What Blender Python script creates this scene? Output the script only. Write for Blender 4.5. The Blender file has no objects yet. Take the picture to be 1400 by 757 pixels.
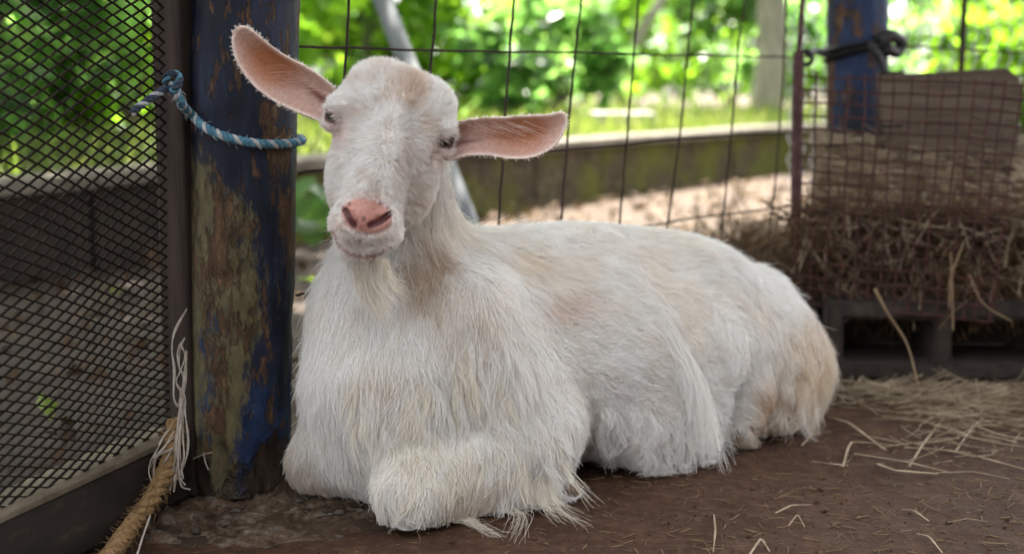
import bpy, bmesh, math, random
import numpy as np
from mathutils import Vector, noise as mnoise

random.seed(7)
rng = np.random.default_rng(7)
SC = bpy.context.scene
COL = SC.collection
R = math.radians

# ------------------------------------------------------------------ camera
PITCH = math.atan((378.5 - 115.0) / 1900.0)
CAMH = 0.52
cam_d = bpy.data.cameras.new("camera")
cam = bpy.data.objects.new("camera", cam_d)
COL.objects.link(cam)
cam.location = (0, 0, CAMH)
cam.rotation_euler = (math.pi / 2 - PITCH, 0, 0)
cam_d.sensor_width = 36.0
cam_d.lens = 1900.0 / 1400.0 * 36.0
cam_d.clip_start = 0.02
cam_d.clip_end = 1000
cam_d.dof.use_dof = True
cam_d.dof.focus_distance = 1.60
cam_d.dof.aperture_fstop = 3.4
cam_d.dof.aperture_blades = 9
SC.camera = cam

# ------------------------------------------------------------------ light
SUN_EL, SUN_AZ = 58.0, 12.0        # azimuth of the sun: degrees to the right of straight ahead (+Y)
world = bpy.data.worlds.new("World")
SC.world = world
world.use_nodes = True
wn = world.node_tree.nodes
wl = world.node_tree.links
wn.clear()
sky = wn.new("ShaderNodeTexSky")
sky.sky_type = 'NISHITA'
sky.sun_disc = False
sky.sun_elevation = R(SUN_EL)
sky.sun_rotation = R(SUN_AZ)
sky.dust_density = 4.0
sky.air_density = 0.8
sky.ozone_density = 0.4
bg = wn.new("ShaderNodeBackground")
bg.inputs[1].default_value = 0.15
wo = wn.new("ShaderNodeOutputWorld")
hz_ = wn.new("ShaderNodeHueSaturation")          # a hazy, whitish tropical sky
hz_.inputs['Saturation'].default_value = 0.12
wl.new(sky.outputs[0], hz_.inputs['Color'])
wl.new(hz_.outputs[0], bg.inputs[0])
wl.new(bg.outputs[0], wo.inputs[0])
sun_d = bpy.data.lights.new("sun", 'SUN')
sun_d.energy = 5.0
sun_d.angle = R(0.5)
sun_d.color = (1.0, 0.94, 0.84)
sun = bpy.data.objects.new("sun", sun_d)
COL.objects.link(sun)
sv = Vector((math.sin(R(SUN_AZ)) * math.cos(R(SUN_EL)), math.cos(R(SUN_AZ)) * math.cos(R(SUN_EL)), math.sin(R(SUN_EL))))
sun.rotation_euler = sv.to_track_quat('Z', 'Y').to_euler()
SC.view_settings.view_transform = 'Standard'
SC.view_settings.look = 'None'
SC.view_settings.exposure = 2.70
SC.view_settings.gamma = 1.0
SC.cycles.max_bounces = 10
SC.cycles.diffuse_bounces = 5
SC.cycles.transmission_bounces = 6
SC.cycles.transparent_max_bounces = 8
SC.cycles.sample_clamp_indirect = 6.0
try:
    SC.cycles_curves.shape = 'RIBBONS'
except Exception:
    pass

# ------------------------------------------------------------------ maths helpers
F_ = np.array([0, math.cos(PITCH), -math.sin(PITCH)])
R_ = np.array([1.0, 0, 0])
U_ = np.array([0, math.sin(PITCH), math.cos(PITCH)])
C_ = np.array([0, 0, CAMH])

def ray(px, py):
    return F_ + R_ * ((px - 700.0) / 1900.0) + U_ * ((378.5 - py) / 1900.0)

def P(px, py, d):
    return C_ + ray(px, py) * d

def on_z(px, py, z=0.0):
    r = ray(px, py)
    return C_ + r * ((z - CAMH) / r[2])

def on_y(px, py, y):
    r = ray(px, py)
    return C_ + r * (y / r[1])

def on_plane(px, py, p0, n):
    r = ray(px, py)
    return C_ + r * (np.dot(np.asarray(p0) - C_, n) / np.dot(r, n))

def norm(v):
    v = np.asarray(v, dtype=float)
    return v / (np.linalg.norm(v, axis=-1, keepdims=True) + 1e-12)

def sstep(a, b, x):
    t = np.clip((x - a) / (b - a), 0, 1)
    return t * t * (3 - 2 * t)

# ------------------------------------------------------------------ object helpers
def tag(o, label=None, cat=None, group=None, kind=None):
    if label: o['label'] = label
    if cat: o['category'] = cat
    if group: o['group'] = group
    if kind: o['kind'] = kind
    return o

def empty(name, loc=(0, 0, 0), label=None, cat=None, group=None):
    o = bpy.data.objects.new(name, None)
    o.empty_display_size = 0.05
    o.location = loc
    COL.objects.link(o)
    return tag(o, label, cat, group)

class MB:
    """collects geometry, builds one mesh object in world space"""
    def __init__(s):
        s.v = []; s.f = []; s.n = 0
    def add(s, v, f):
        v = np.asarray(v, dtype=float).reshape(-1, 3)
        s.v.append(v)
        s.f.extend([tuple(int(i) + s.n for i in q) for q in f])
        s.n += len(v)
        return s
    def box(s, c, half, ax=None, bev=0.0):
        ax = np.eye(3) if ax is None else np.asarray(ax)
        vs = []
        for x in (-1, 1):
            for y in (-1, 1):
                for z in (-1, 1):
                    vs.append(np.asarray(c) + ax[0] * x * half[0] + ax[1] * y * half[1] + ax[2] * z * half[2])
        s.add(vs, [(0, 1, 3, 2), (4, 6, 7, 5), (0, 4, 5, 1), (2, 3, 7, 6), (0, 2, 6, 4), (1, 5, 7, 3)])
        return s
    def tube(s, path, r, sides=6, caps=True, flat=1.0):
        p = np.asarray(path, dtype=float)
        n = len(p)
        r = np.broadcast_to(np.asarray(r, dtype=float), (n,))
        t = norm(np.gradient(p, axis=0))
        up = np.array([0, 0, 1.0]) if abs(t[0][2]) < 0.9 else np.array([0, 1.0, 0])
        vs = []
        a = norm(np.cross(t[0], up))
        for i in range(n):
            a = a - t[i] * np.dot(a, t[i])
            a = norm(a)
            b = np.cross(t[i], a)
            for k in range(sides):
                an = 2 * math.pi * k / sides
                vs.append(p[i] + (a * math.cos(an) + b * math.sin(an) * flat) * r[i])
        fs = []
        for i in range(n - 1):
            for k in range(sides):
                k2 = (k + 1) % sides
                fs.append((i * sides + k, i * sides + k2, (i + 1) * sides + k2, (i + 1) * sides + k))
        if caps:
            fs.append(tuple(range(sides))[::-1])
            fs.append(tuple((n - 1) * sides + k for k in range(sides)))
        s.add(vs, fs)
        return s
    def build(s, name, mat, parent=None, smooth=True, bevel=0.0, bevseg=2):
        v = np.concatenate(s.v) if s.v else np.zeros((0, 3))
        org = np.zeros(3)
        if parent is not None:
            q = parent
            while q is not None:
                org = org + np.array(q.location); q = q.parent
        else:
            if len(v):
                org = np.array([(v[:, 0].min() + v[:, 0].max()) / 2, (v[:, 1].min() + v[:, 1].max()) / 2, v[:, 2].min()])
        me = bpy.data.meshes.new(name)
        me.from_pydata((v - org).tolist(), [], s.f)
        me.update()
        if smooth:
            me.shade_smooth()
        me.materials.append(mat)
        o = bpy.data.objects.new(name, me)
        COL.objects.link(o)
        if parent is not None:
            o.parent = parent
        else:
            o.location = org
        if bevel > 0:
            m = o.modifiers.new("bev", 'BEVEL'); m.width = bevel; m.segments = bevseg; m.limit_method = 'ANGLE'
        if smooth:
            try:
                me.set_sharp_from_angle(angle=R(45))
            except Exception:
                pass
        return o

def quick_mesh(name, v, quads, mat, parent=None, smooth=False, attr=None):
    """numpy verts (n,3) and quads (m,4) -> object, fast"""
    me = bpy.data.meshes.new(name)
    me.vertices.add(len(v))
    me.vertices.foreach_set("co", np.ascontiguousarray(v, dtype=np.float32).ravel())
    m = len(quads)
    me.loops.add(m * 4)
    me.loops.foreach_set("vertex_index", np.ascontiguousarray(quads, dtype=np.int32).ravel())
    me.polygons.add(m)
    me.polygons.foreach_set("loop_start", np.arange(m, dtype=np.int32) * 4)
    me.update(calc_edges=True)
    if smooth:
        me.shade_smooth()
    me.materials.append(mat)
    if attr is not None:
        for k, a in attr.items():
            at = me.attributes.new(k, 'FLOAT_COLOR', 'POINT')
            c4 = np.ones((len(v), 4), dtype=np.float32); c4[:, :3] = a
            at.data.foreach_set("color", c4.ravel())
    o = bpy.data.objects.new(name, me)
    COL.objects.link(o)
    if parent is not None:
        o.parent = parent
        q = parent; org = np.zeros(3)
        while q is not None:
            org = org + np.array(q.location); q = q.parent
        o.location = -org
    return o

def resample(path, n):
    p = np.asarray(path, dtype=float)
    # Catmull-Rom through the points
    q = np.vstack([2 * p[0] - p[1], p, 2 * p[-1] - p[-2]])
    out = []
    m = len(p) - 1
    for i in range(n):
        u = i / (n - 1) * m
        k = min(int(u), m - 1); t = u - k
        a, b, c, d = q[k], q[k + 1], q[k + 2], q[k + 3]
        out.append(0.5 * (2 * b + (c - a) * t + (2 * a - 5 * b + 4 * c - d) * t * t + (3 * b - a - 3 * c + d) * t ** 3))
    return np.array(out)

def vnoise(p, scale, seed=0.0):
    return np.array([mnoise.noise(Vector((x * scale + seed, y * scale - seed, z * scale + 2 * seed))) for x, y, z in p])

# ------------------------------------------------------------------ material helpers
def newmat(name):
    m = bpy.data.materials.new(name); m.use_nodes = True
    nt = m.node_tree; nt.nodes.clear()
    out = nt.nodes.new("ShaderNodeOutputMaterial")
    return m, nt, out

def nd(nt, t, **kw):
    n = nt.nodes.new(t)
    for k, v in kw.items():
        if k == 'inp':
            for i, val in v.items():
                if isinstance(val, bpy.types.NodeSocket):
                    nt.links.new(val, n.inputs[i])
                else:
                    n.inputs[i].default_value = val
        else:
            setattr(n, k, v)
    return n

def c4(c):
    return (c[0], c[1], c[2], 1.0)

def tex(nt, scale, detail=6.0, rough=0.6, stretch=None, dist=0.0, off=None):
    co = nd(nt, "ShaderNodeTexCoord")
    vec = co.outputs['Object']
    if stretch is not None or off is not None:
        mp = nd(nt, "ShaderNodeMapping", inp={0: vec})
        if stretch is not None: mp.inputs['Scale'].default_value = stretch
        if off is not None: mp.inputs['Location'].default_value = off
        vec = mp.outputs[0]
    return nd(nt, "ShaderNodeTexNoise", inp={'Vector': vec, 'Scale': scale, 'Detail': detail, 'Roughness': rough, 'Distortion': dist}).outputs[0]

def ramp(nt, fac, stops):
    r = nd(nt, "ShaderNodeValToRGB", inp={0: fac})
    el = r.color_ramp.elements
    while len(el) > 1: el.remove(el[-1])
    el[0].position = stops[0][0]; el[0].color = c4(stops[0][1]) if len(stops[0][1]) == 3 else stops[0][1]
    for p, c in stops[1:]:
        e = el.new(p); e.color = c4(c)
    return r.outputs[0]

def mixc(nt, fac, a, b):
    n = nd(nt, "ShaderNodeMix", data_type='RGBA')
    for sock, val in ((n.inputs[0], fac), (n.inputs[6], a), (n.inputs[7], b)):
        if isinstance(val, bpy.types.NodeSocket): nt.links.new(val, sock)
        elif isinstance(val, (int, float)): sock.default_value = val
        else: sock.default_value = c4(val)
    return n.outputs[2]

def math_(nt, op, a, b=0.0, clamp=False):
    n = nd(nt, "ShaderNodeMath", operation=op, use_clamp=clamp)
    for i, val in enumerate((a, b)):
        if isinstance(val, bpy.types.NodeSocket): nt.links.new(val, n.inputs[i])
        else: n.inputs[i].default_value = val
    return n.outputs[0]

def g3(v):
    return (v, v, v)

def bump(nt, h, strength=0.5, dist=0.01):
    return nd(nt, "ShaderNodeBump", inp={'Height': h, 'Strength': strength, 'Distance': dist}).outputs[0]

def principled(nt, out, col, rough=0.7, nrm=None, metal=0.0, spec=0.4):
    b = nd(nt, "ShaderNodeBsdfPrincipled")
    for k, v in (('Base Color', col), ('Roughness', rough), ('Metallic', metal), ('Specular IOR Level', spec)):
        if isinstance(v, bpy.types.NodeSocket): nt.links.new(v, b.inputs[k])
        elif k == 'Base Color': b.inputs[k].default_value = c4(v)
        else: b.inputs[k].default_value = v
    if nrm is not None: nt.links.new(nrm, b.inputs['Normal'])
    nt.links.new(b.outputs[0], out.inputs[0])
    return b

def simple_mat(name, c1, c2, scale=20, rough=0.8, bstr=0.4, bdist=0.004, stretch=None, metal=0.0, spec=0.3, c3=None):
    m, nt, out = newmat(name)
    n = tex(nt, scale, 8, 0.65, stretch)
    stops = [(0.32, c1), (0.62, c2)]
    if c3: stops.append((0.75, c3))
    col = ramp(nt, n, stops)
    n2 = tex(nt, scale * 3.1, 6, 0.7, stretch, off=(3, 1, 7))
    principled(nt, out, col, rough, bump(nt, n2, bstr, bdist), metal, spec)
    return m

def leaf_mat(name, ca, cb, cc, trans=0.66, rough=0.36):
    m, nt, out = newmat(name)
    at = nd(nt, "ShaderNodeAttribute", attribute_name="col")
    sep = nd(nt, "ShaderNodeSeparateColor", inp={0: at.outputs[0]})
    col = ramp(nt, sep.outputs[0], [(0.0, ca), (0.5, cb), (1.0, cc)])
    pr = nd(nt, "ShaderNodeBsdfPrincipled", inp={'Base Color': col, 'Roughness': rough, 'Specular IOR Level': 0.45 if rough < .5 else .15})
    bright = nd(nt, "ShaderNodeMix", data_type='RGBA', blend_type='MULTIPLY', inp={0: 1.0, 6: col, 7: (3.6, 3.6, 1.7, 1)})
    tr = nd(nt, "ShaderNodeBsdfTranslucent", inp={0: bright.outputs[2]})
    mx = nd(nt, "ShaderNodeMixShader", inp={0: trans, 1: pr.outputs[0], 2: tr.outputs[0]})
    nt.links.new(mx.outputs[0], out.inputs[0])
    return m

# ---- materials
def mat_soil(name, dark, mid, light, wet=0.0, s=1.0):
    m, nt, out = newmat(name)
    big = tex(nt, 2.2 * s, 5, 0.6)
    fine = tex(nt, 60 * s, 10, 0.7)
    grit = tex(nt, 240 * s, 4, 0.6, off=(5, 2, 1))
    base = ramp(nt, fine, [(0.3, dark), (0.52, mid), (0.74, light)])
    col = mixc(nt, math_(nt, 'MULTIPLY', ramp(nt, big, [(0.4, g3(0)), (0.62, g3(1))]), 0.55), base, dark)
    h = math_(nt, 'ADD', math_(nt, 'MULTIPLY', fine, 1.0), math_(nt, 'MULTIPLY', grit, 0.5))
    speck = ramp(nt, grit, [(0.70, g3(0)), (0.76, g3(1))])
    col = mixc(nt, math_(nt, 'MULTIPLY', speck, 0.5), col, light)
    clod = tex(nt, 16 * s, 6, 0.7, off=(9, 3, 4))
    col = mixc(nt, ramp(nt, clod, [(0.54, g3(0)), (0.68, g3(0.6))]), col, light)
    col = mixc(nt, ramp(nt, clod, [(0.30, g3(0.6)), (0.42, g3(0))]), col, dark)
    h = math_(nt, 'ADD', h, math_(nt, 'MULTIPLY', clod, 1.6))
    if name == 'yard_soil':      # tree shade put into the soil colour left of the fence line
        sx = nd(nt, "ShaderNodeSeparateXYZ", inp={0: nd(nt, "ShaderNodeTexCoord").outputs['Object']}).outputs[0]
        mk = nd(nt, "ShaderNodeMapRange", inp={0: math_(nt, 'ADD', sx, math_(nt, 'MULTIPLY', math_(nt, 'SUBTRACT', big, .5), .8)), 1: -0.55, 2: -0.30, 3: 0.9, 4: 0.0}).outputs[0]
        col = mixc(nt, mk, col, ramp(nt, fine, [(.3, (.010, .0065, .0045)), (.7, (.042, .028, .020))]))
    principled(nt, out, col, 0.9 - wet, bump(nt, h, 0.75, 0.007), 0, 0.25)
    return m

M = {}
M['pen_soil'] = mat_soil('pen_soil', (0.036, 0.0155, 0.0075), (0.070, 0.032, 0.016), (0.135, 0.072, 0.040), 0.08)
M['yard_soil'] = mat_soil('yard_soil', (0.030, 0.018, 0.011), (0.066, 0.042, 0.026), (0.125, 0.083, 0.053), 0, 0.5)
M['lawn'] = simple_mat('lawn_soil', (0.05, 0.065, 0.018), (0.12, 0.14, 0.045), 6, 0.9, 0.6, 0.03, c3=(0.22, 0.2, 0.09))
M['old_concrete'] = simple_mat('old_concrete', (0.045, 0.036, 0.028), (0.11, 0.09, 0.07), 9, 0.92, 0.6, 0.006, c3=(0.17, 0.145, 0.115))
M['block'] = simple_mat('block_concrete', (0.022, 0.016, 0.013), (0.05, 0.037, 0.031), 26, 0.95, 0.8, 0.004, c3=(0.075, 0.06, 0.052))
M['dark_wood'] = simple_mat('dark_wood', (0.012, 0.008, 0.006), (0.034, 0.022, 0.016), 9, 0.85, 0.5, 0.003, stretch=(9, 9, 0.7))
M['rail_wood'] = simple_mat('rail_wood', (0.008, 0.0055, 0.004), (0.024, 0.017, 0.012), 6, 0.85, 0.5, 0.003, stretch=(4, 1, 4), c3=(0.075, 0.06, 0.042))
M['lit_top_wood'] = simple_mat('lit_top_wood', (0.06, 0.045, 0.03), (0.14, 0.11, 0.075), 12, 0.9, 0.6, 0.003, stretch=(4, 1, 4))  # lighter wood carries the outside light on the rail's top
M['grey_wood'] = simple_mat('grey_wood', (0.05, 0.036, 0.025), (0.115, 0.086, 0.062), 5, 0.9, 0.5, 0.004, stretch=(0.8, 4, 6))
M['rust_wire'] = simple_mat('rusty_wire', (0.012, 0.007, 0.006), (0.035, 0.018, 0.013), 60, 0.85, 0.5, 0.001, spec=0.3)
M['red_rust'] = simple_mat('red_rust_wire', (0.024, 0.010, 0.009), (0.07, 0.025, 0.020), 50, 0.85, 0.5, 0.001, spec=0.3)
M['pole_rust'] = simple_mat('rusty_pole', (0.03, 0.012, 0.014), (0.09, 0.04, 0.04), 40, 0.75, 0.6, 0.002, c3=(0.2, 0.13, 0.13))
M['mesh_rust'] = simple_mat('mesh_rust', (0.006, 0.004, 0.003), (0.018, 0.011, 0.008), 30, 0.9, 0.4, 0.001, spec=0.1, c3=(0.04, 0.022, 0.014))
M['black_rubber'] = simple_mat('black_rubber', (0.008, 0.008, 0.009), (0.022, 0.021, 0.022), 30, 0.6, 0.3, 0.002)
M['rope_teal'] = simple_mat('rope_teal', (0.03, 0.10, 0.16), (0.10, 0.25, 0.33), 160, 0.9, 0.8, 0.001)
M['rope_pale'] = simple_mat('rope_pale', (0.22, 0.25, 0.28), (0.5, 0.5, 0.5), 160, 0.9, 0.8, 0.001)
M['rope_navy'] = simple_mat('rope_navy', (0.012, 0.018, 0.035), (0.05, 0.065, 0.09), 160, 0.9, 0.8, 0.001)
M['hemp'] = simple_mat('hemp', (0.13, 0.075, 0.032), (0.30, 0.19, 0.09), 220, 0.95, 0.8, 0.001)
M['white_string'] = simple_mat('white_string', (0.26, 0.22, 0.18), (0.48, 0.43, 0.37), 90, 0.9, 0.4, 0.001)
M['straw'] = simple_mat('straw', (0.16, 0.11, 0.062), (0.40, 0.32, 0.22), 14, 0.6, 0.3, 0.001)
M['hay'] = simple_mat('hay', (0.055, 0.031, 0.017), (0.16, 0.10, 0.052), 9, 0.8, 0.3, 0.002)
M['chaff'] = simple_mat('chaff', (0.07, 0.04, 0.025), (0.22, 0.15, 0.09), 14, 0.9, 0.3, 0.001)
M['stalk'] = simple_mat('stalk', (0.11, 0.07, 0.036), (0.25, 0.17, 0.095), 14, 0.7, 0.3, 0.001)
M['clod'] = simple_mat('clod', (0.02, 0.010, 0.006), (0.10, 0.052, 0.03), 40, 0.95, 0.5, 0.002, c3=(0.22, 0.15, 0.10))
M['hay_core'] = simple_mat('hay_core', (0.08, 0.048, 0.027), (0.24, 0.155, 0.09), 26, 0.95, 1.0, 0.02, c3=(0.34, 0.235, 0.145))
M['grey_pipe'] = simple_mat('grey_pipe', (0.11, 0.12, 0.13), (0.18, 0.19, 0.20), 5, 0.85, 0.2, 0.002)
M['bark'] = simple_mat('bark', (0.05, 0.04, 0.034), (0.14, 0.115, 0.095), 8, 0.95, 0.9, 0.02, stretch=(3, 3, 0.6))
M['pale_bark'] = simple_mat('pale_bark', (0.16, 0.14, 0.12), (0.30, 0.27, 0.24), 6, 0.95, 0.7, 0.02, stretch=(3, 3, 0.6))
M['pale_slab'] = simple_mat('pale_slab', (0.26, 0.24, 0.21), (0.42, 0.39, 0.35), 7, 0.9, 0.4, 0.004)
M['galv'] = simple_mat('galvanised', (0.4, 0.41, 0.42), (0.6, 0.61, 0.62), 30, 0.5, 0.2, 0.001, metal=0.2)
M['roof_tin'] = simple_mat('roof_tin', (0.16, 0.12, 0.10), (0.3, 0.28, 0.27), 3, 0.6, 0.3, 0.004)
M['leaf_a'] = leaf_mat('leaf_bright', (0.035, 0.075, 0.012), (0.075, 0.14, 0.016), (0.12, 0.18, 0.03))
M['leaf_b'] = leaf_mat('leaf_deep', (0.012, 0.04, 0.012), (0.03, 0.085, 0.022), (0.06, 0.13, 0.03))
M['leaf_c'] = leaf_mat('leaf_blue', (0.03, 0.065, 0.03), (0.06, 0.12, 0.055), (0.11, 0.17, 0.085))
M['grass'] = leaf_mat('grass_blade', (0.05, 0.075, 0.016), (0.07, 0.10, 0.032), (0.12, 0.13, 0.06), 0.3, 0.6)
M['litter'] = leaf_mat('leaf_litter', (0.025, 0.015, 0.009), (0.07, 0.043, 0.026), (0.15, 0.105, 0.068), 0.04, 0.9)

def mat_wall():
    m, nt, out = newmat('mossy_wall')
    n = tex(nt, 3.0, 8, 0.65)
    f = tex(nt, 22.0, 8, 0.7, off=(1, 4, 2))
    col = ramp(nt, f, [(0.3, (0.022, 0.016, 0.010)), (0.52, (0.06, 0.044, 0.028)), (0.72, (0.14, 0.11, 0.08))])
    moss = ramp(nt, n, [(0.44, g3(0)), (0.56, g3(1))])
    col = mixc(nt, math_(nt, 'MULTIPLY', moss, 0.75), col, (0.085, 0.09, 0.012))
    principled(nt, out, col, 0.95, bump(nt, f, 0.8, 0.02), 0, 0.2)
    return m
M['wall'] = mat_wall()
M['wall_shaded'] = simple_mat('shade_tinted_wall', (0.008, 0.0055, 0.004), (0.026, 0.018, 0.013), 8, 0.9, 0.7, 0.01, c3=(0.05, 0.037, 0.027))  # shade on the left stretch of wall, put into its colour
M['coping'] = simple_mat('coping', (0.07, 0.058, 0.045), (0.17, 0.145, 0.12), 9, 0.95, 0.6, 0.01, c3=(0.07, 0.075, 0.03))

def mat_post(name, olive=True, s=1.0):
    """flaking blue paint over khaki undercoat over rust"""
    m, nt, out = newmat(name)
    co = nd(nt, "ShaderNodeTexCoord")
    sep = nd(nt, "ShaderNodeSeparateXYZ", inp={0: co.outputs['Object']})
    x, z = sep.outputs[0], sep.outputs[2]
    streak = tex(nt, 26 * s, 8, 0.72, (1, 1, 0.28))
    fine = tex(nt, 110 * s, 8, 0.75, (1, 1, 0.35), off=(2, 7, 1))
    patch = tex(nt, 9 * s, 5, 0.6, (1, 1, 0.45), dist=0.6, off=(4, 3, 9))
    big = tex(nt, 5 * s, 3, 0.5, (1, 1, 0.6), off=(8, 1, 3))
    dents = tex(nt, 14 * s, 7, 0.7, (1, 1, 0.6), off=(1, 12, 5))
    navy = ramp(nt, streak, [(0.3, (0.005, 0.006, 0.010)), (0.5, (0.010, 0.014, 0.028)), (0.62, (0.020, 0.030, 0.062)), (0.75, (0.05, 0.06, 0.085))])
    blue = ramp(nt, fine, [(0.35, (0.007, 0.015, 0.045)), (0.7, (0.016, 0.036, 0.092))])
    # bright blue keeps to patches, more of them low on the post
    lowm = nd(nt, "ShaderNodeMapRange", inp={0: z, 1: 0.38, 2: 0.15, 3: -0.12 if olive else 0.06, 4: 0.05}).outputs[0]
    bm = ramp(nt, math_(nt, 'ADD', math_(nt, 'ADD', patch, lowm), math_(nt, 'MULTIPLY', math_(nt, 'SUBTRACT', fine, 0.5), 0.35)), [(0.52, g3(0)), (0.60, g3(1))])
    col = mixc(nt, bm, navy, blue)
    if olive:
        kh = ramp(nt, fine, [(0.3, (0.045, 0.035, 0.018)), (0.55, (0.10, 0.085, 0.042)), (0.75, (0.16, 0.14, 0.075))])
        side = nd(nt, "ShaderNodeMapRange", inp={0: x, 1: 0.028, 2: -0.05, 3: -0.22, 4: 0.20}).outputs[0]
        hgt = nd(nt, "ShaderNodeMapRange", inp={0: z, 1: 0.47, 2: 0.36, 3: -0.35, 4: 0.0}).outputs[0]
        om = math_(nt, 'ADD', math_(nt, 'ADD', big, side), math_(nt, 'ADD', hgt, math_(nt, 'MULTIPLY', math_(nt, 'SUBTRACT', fine, 0.5), 0.5)))
        om = ramp(nt, om, [(0.48, g3(0)), (0.56, g3(1))])
        om2 = math_(nt, 'MULTIPLY', om, math_(nt, 'SUBTRACT', 1.0, math_(nt, 'MULTIPLY', ramp(nt, tex(nt, 20, 6, 0.7, (1, 1, .5), off=(9, 9, 2)), [(0.54, g3(0)), (0.60, g3(1))]), 0.9)))
        col = mixc(nt, om2, col, kh)
    rustc = ramp(nt, fine, [(0.3, (0.026, 0.016, 0.011)), (0.55, (0.095, 0.055, 0.031)), (0.75, (0.21, 0.14, 0.085))])
    rm = ramp(nt, math_(nt, 'ADD', math_(nt, 'MULTIPLY', streak, 0.65), math_(nt, 'MULTIPLY', dents, 0.45)), [(0.588, g3(0)), (0.61, g3(1))])
    flk = ramp(nt, tex(nt, 70 * s, 5, 0.7, (1, 1, 0.3), off=(3, 8, 8)), [(0.575, g3(0)), (0.61, g3(1))])
    rm = math_(nt, 'MAXIMUM', rm, math_(nt, 'MULTIPLY', flk, 0.8))
    col = mixc(nt, rm, col, rustc)
    # corroded, dark and crumbling foot and pits
    foot = nd(nt, "ShaderNodeMapRange", inp={0: z, 1: 0.03, 2: 0.13, 3: 0.20, 4: -0.16}).outputs[0]
    pm = ramp(nt, math_(nt, 'ADD', tex(nt, 18 * s, 6, 0.7, (1, 1, 0.5), off=(7, 7, 7)), foot), [(0.60, g3(0)), (0.66, g3(1))])
    col = mixc(nt, pm, col, ramp(nt, fine, [(0.35, (0.008, 0.006, 0.005)), (0.65, (0.045, 0.027, 0.018))]))
    mud = nd(nt, "ShaderNodeMapRange", inp={0: z, 1: 0.01, 2: 0.05, 3: 0.7, 4: 0.0}).outputs[0]
    col = mixc(nt, math_(nt, 'MULTIPLY', mud, ramp(nt, streak, [(0.4, g3(0)), (0.6, g3(1))])), col, (0.10, 0.075, 0.055))
    h = math_(nt, 'SUBTRACT', math_(nt, 'ADD', math_(nt, 'MULTIPLY', fine, 0.35), 1.0), math_(nt, 'ADD', math_(nt, 'MULTIPLY', rm, 0.5), math_(nt, 'MULTIPLY', pm, 0.9)))
    principled(nt, out, col, math_(nt, 'ADD', 0.6, math_(nt, 'MULTIPLY', rm, 0.3)), bump(nt, h, 0.9, 0.005), 0, 0.22)
    return m
M['post'] = mat_post('flaking_post_paint')
M['post_far'] = mat_post('flaking_far_post_paint', olive=False, s=0.7)

# ================================================================== SETTING
def grid_sheet(name, x0, x1, y0, y1, st, zf, mat, kind='structure'):
    xs = np.arange(x0, x1 + st / 2, st); ys = np.arange(y0, y1 + st / 2, st)
    X, Y = np.meshgrid(xs, ys, indexing='ij')
    v = np.stack([X, Y, np.zeros_like(X)], -1).reshape(-1, 3)
    v[:, 2] = zf(v[:, 0], v[:, 1])
    ny = len(ys)
    i = np.arange(len(xs) - 1)[:, None] * ny + np.arange(ny - 1)[None, :]
    q = np.stack([i, i + ny, i + ny + 1, i + 1], -1).reshape(-1, 4)
    o = quick_mesh(name, v, q, mat, smooth=True)
    tag(o, kind=kind)
    return o

def fbm2(x, y, s, seed=0, oct=4):
    """cheap value noise, vectorised"""
    tot = np.zeros_like(x); amp = 1.0; nrm_ = 0
    for o in range(oct):
        fx = x * s * 2 ** o + 17.3 * o + seed; fy = y * s * 2 ** o - 9.1 * o + seed * 1.7
        ix = np.floor(fx); iy = np.floor(fy); tx = fx - ix; ty = fy - iy
        tx = tx * tx * (3 - 2 * tx); ty = ty * ty * (3 - 2 * ty)
        def hsh(a, b):
            h = np.sin(a * 127.1 + b * 311.7 + seed * 13.7) * 43758.5453
            return h - np.floor(h)
        v = (hsh(ix, iy) * (1 - tx) + hsh(ix + 1, iy) * tx) * (1 - ty) + (hsh(ix, iy + 1) * (1 - tx) + hsh(ix + 1, iy + 1) * tx) * ty
        tot += amp * v; nrm_ += amp; amp *= 0.5
    return tot / nrm_ - 0.5

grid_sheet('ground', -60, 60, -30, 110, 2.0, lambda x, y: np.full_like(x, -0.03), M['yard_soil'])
# the yard right behind the pen: uneven dry earth
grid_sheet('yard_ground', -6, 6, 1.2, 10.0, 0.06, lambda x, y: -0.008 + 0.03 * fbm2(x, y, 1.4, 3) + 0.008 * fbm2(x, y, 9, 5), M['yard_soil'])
FDIR = norm(np.array([0.647, 0.763, 0]))       # run of the wire fence
FN = np.array([-FDIR[1], FDIR[0], 0])          # outward
FP0 = np.array([-0.2169, 1.8375, 0.0])           # first upright wire
def floor_z(x, y):
    side = (x - FP0[0]) * FN[0] + (y - FP0[1]) * FN[1]
    base = 0.014 * fbm2(x, y, 4.0, 1) + 0.010 * fbm2(x, y, 22.0, 2) + 0.004 * fbm2(x, y, 70.0, 4, 2)
    z = np.where(x < -0.46 - 0.3 * (1.72 - y), -0.02, 0.0)
    return base * 0.8 - 0.018 * np.exp(-((x + .31) ** 2 + (y - 1.70) ** 2) / .20 ** 2) - 0.05 * sstep(0.05, 0.35, side)
grid_sheet('pen_floor', -1.4, 1.7, 0.9, 3.6, 0.009, floor_z, M['pen_soil'])

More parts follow.
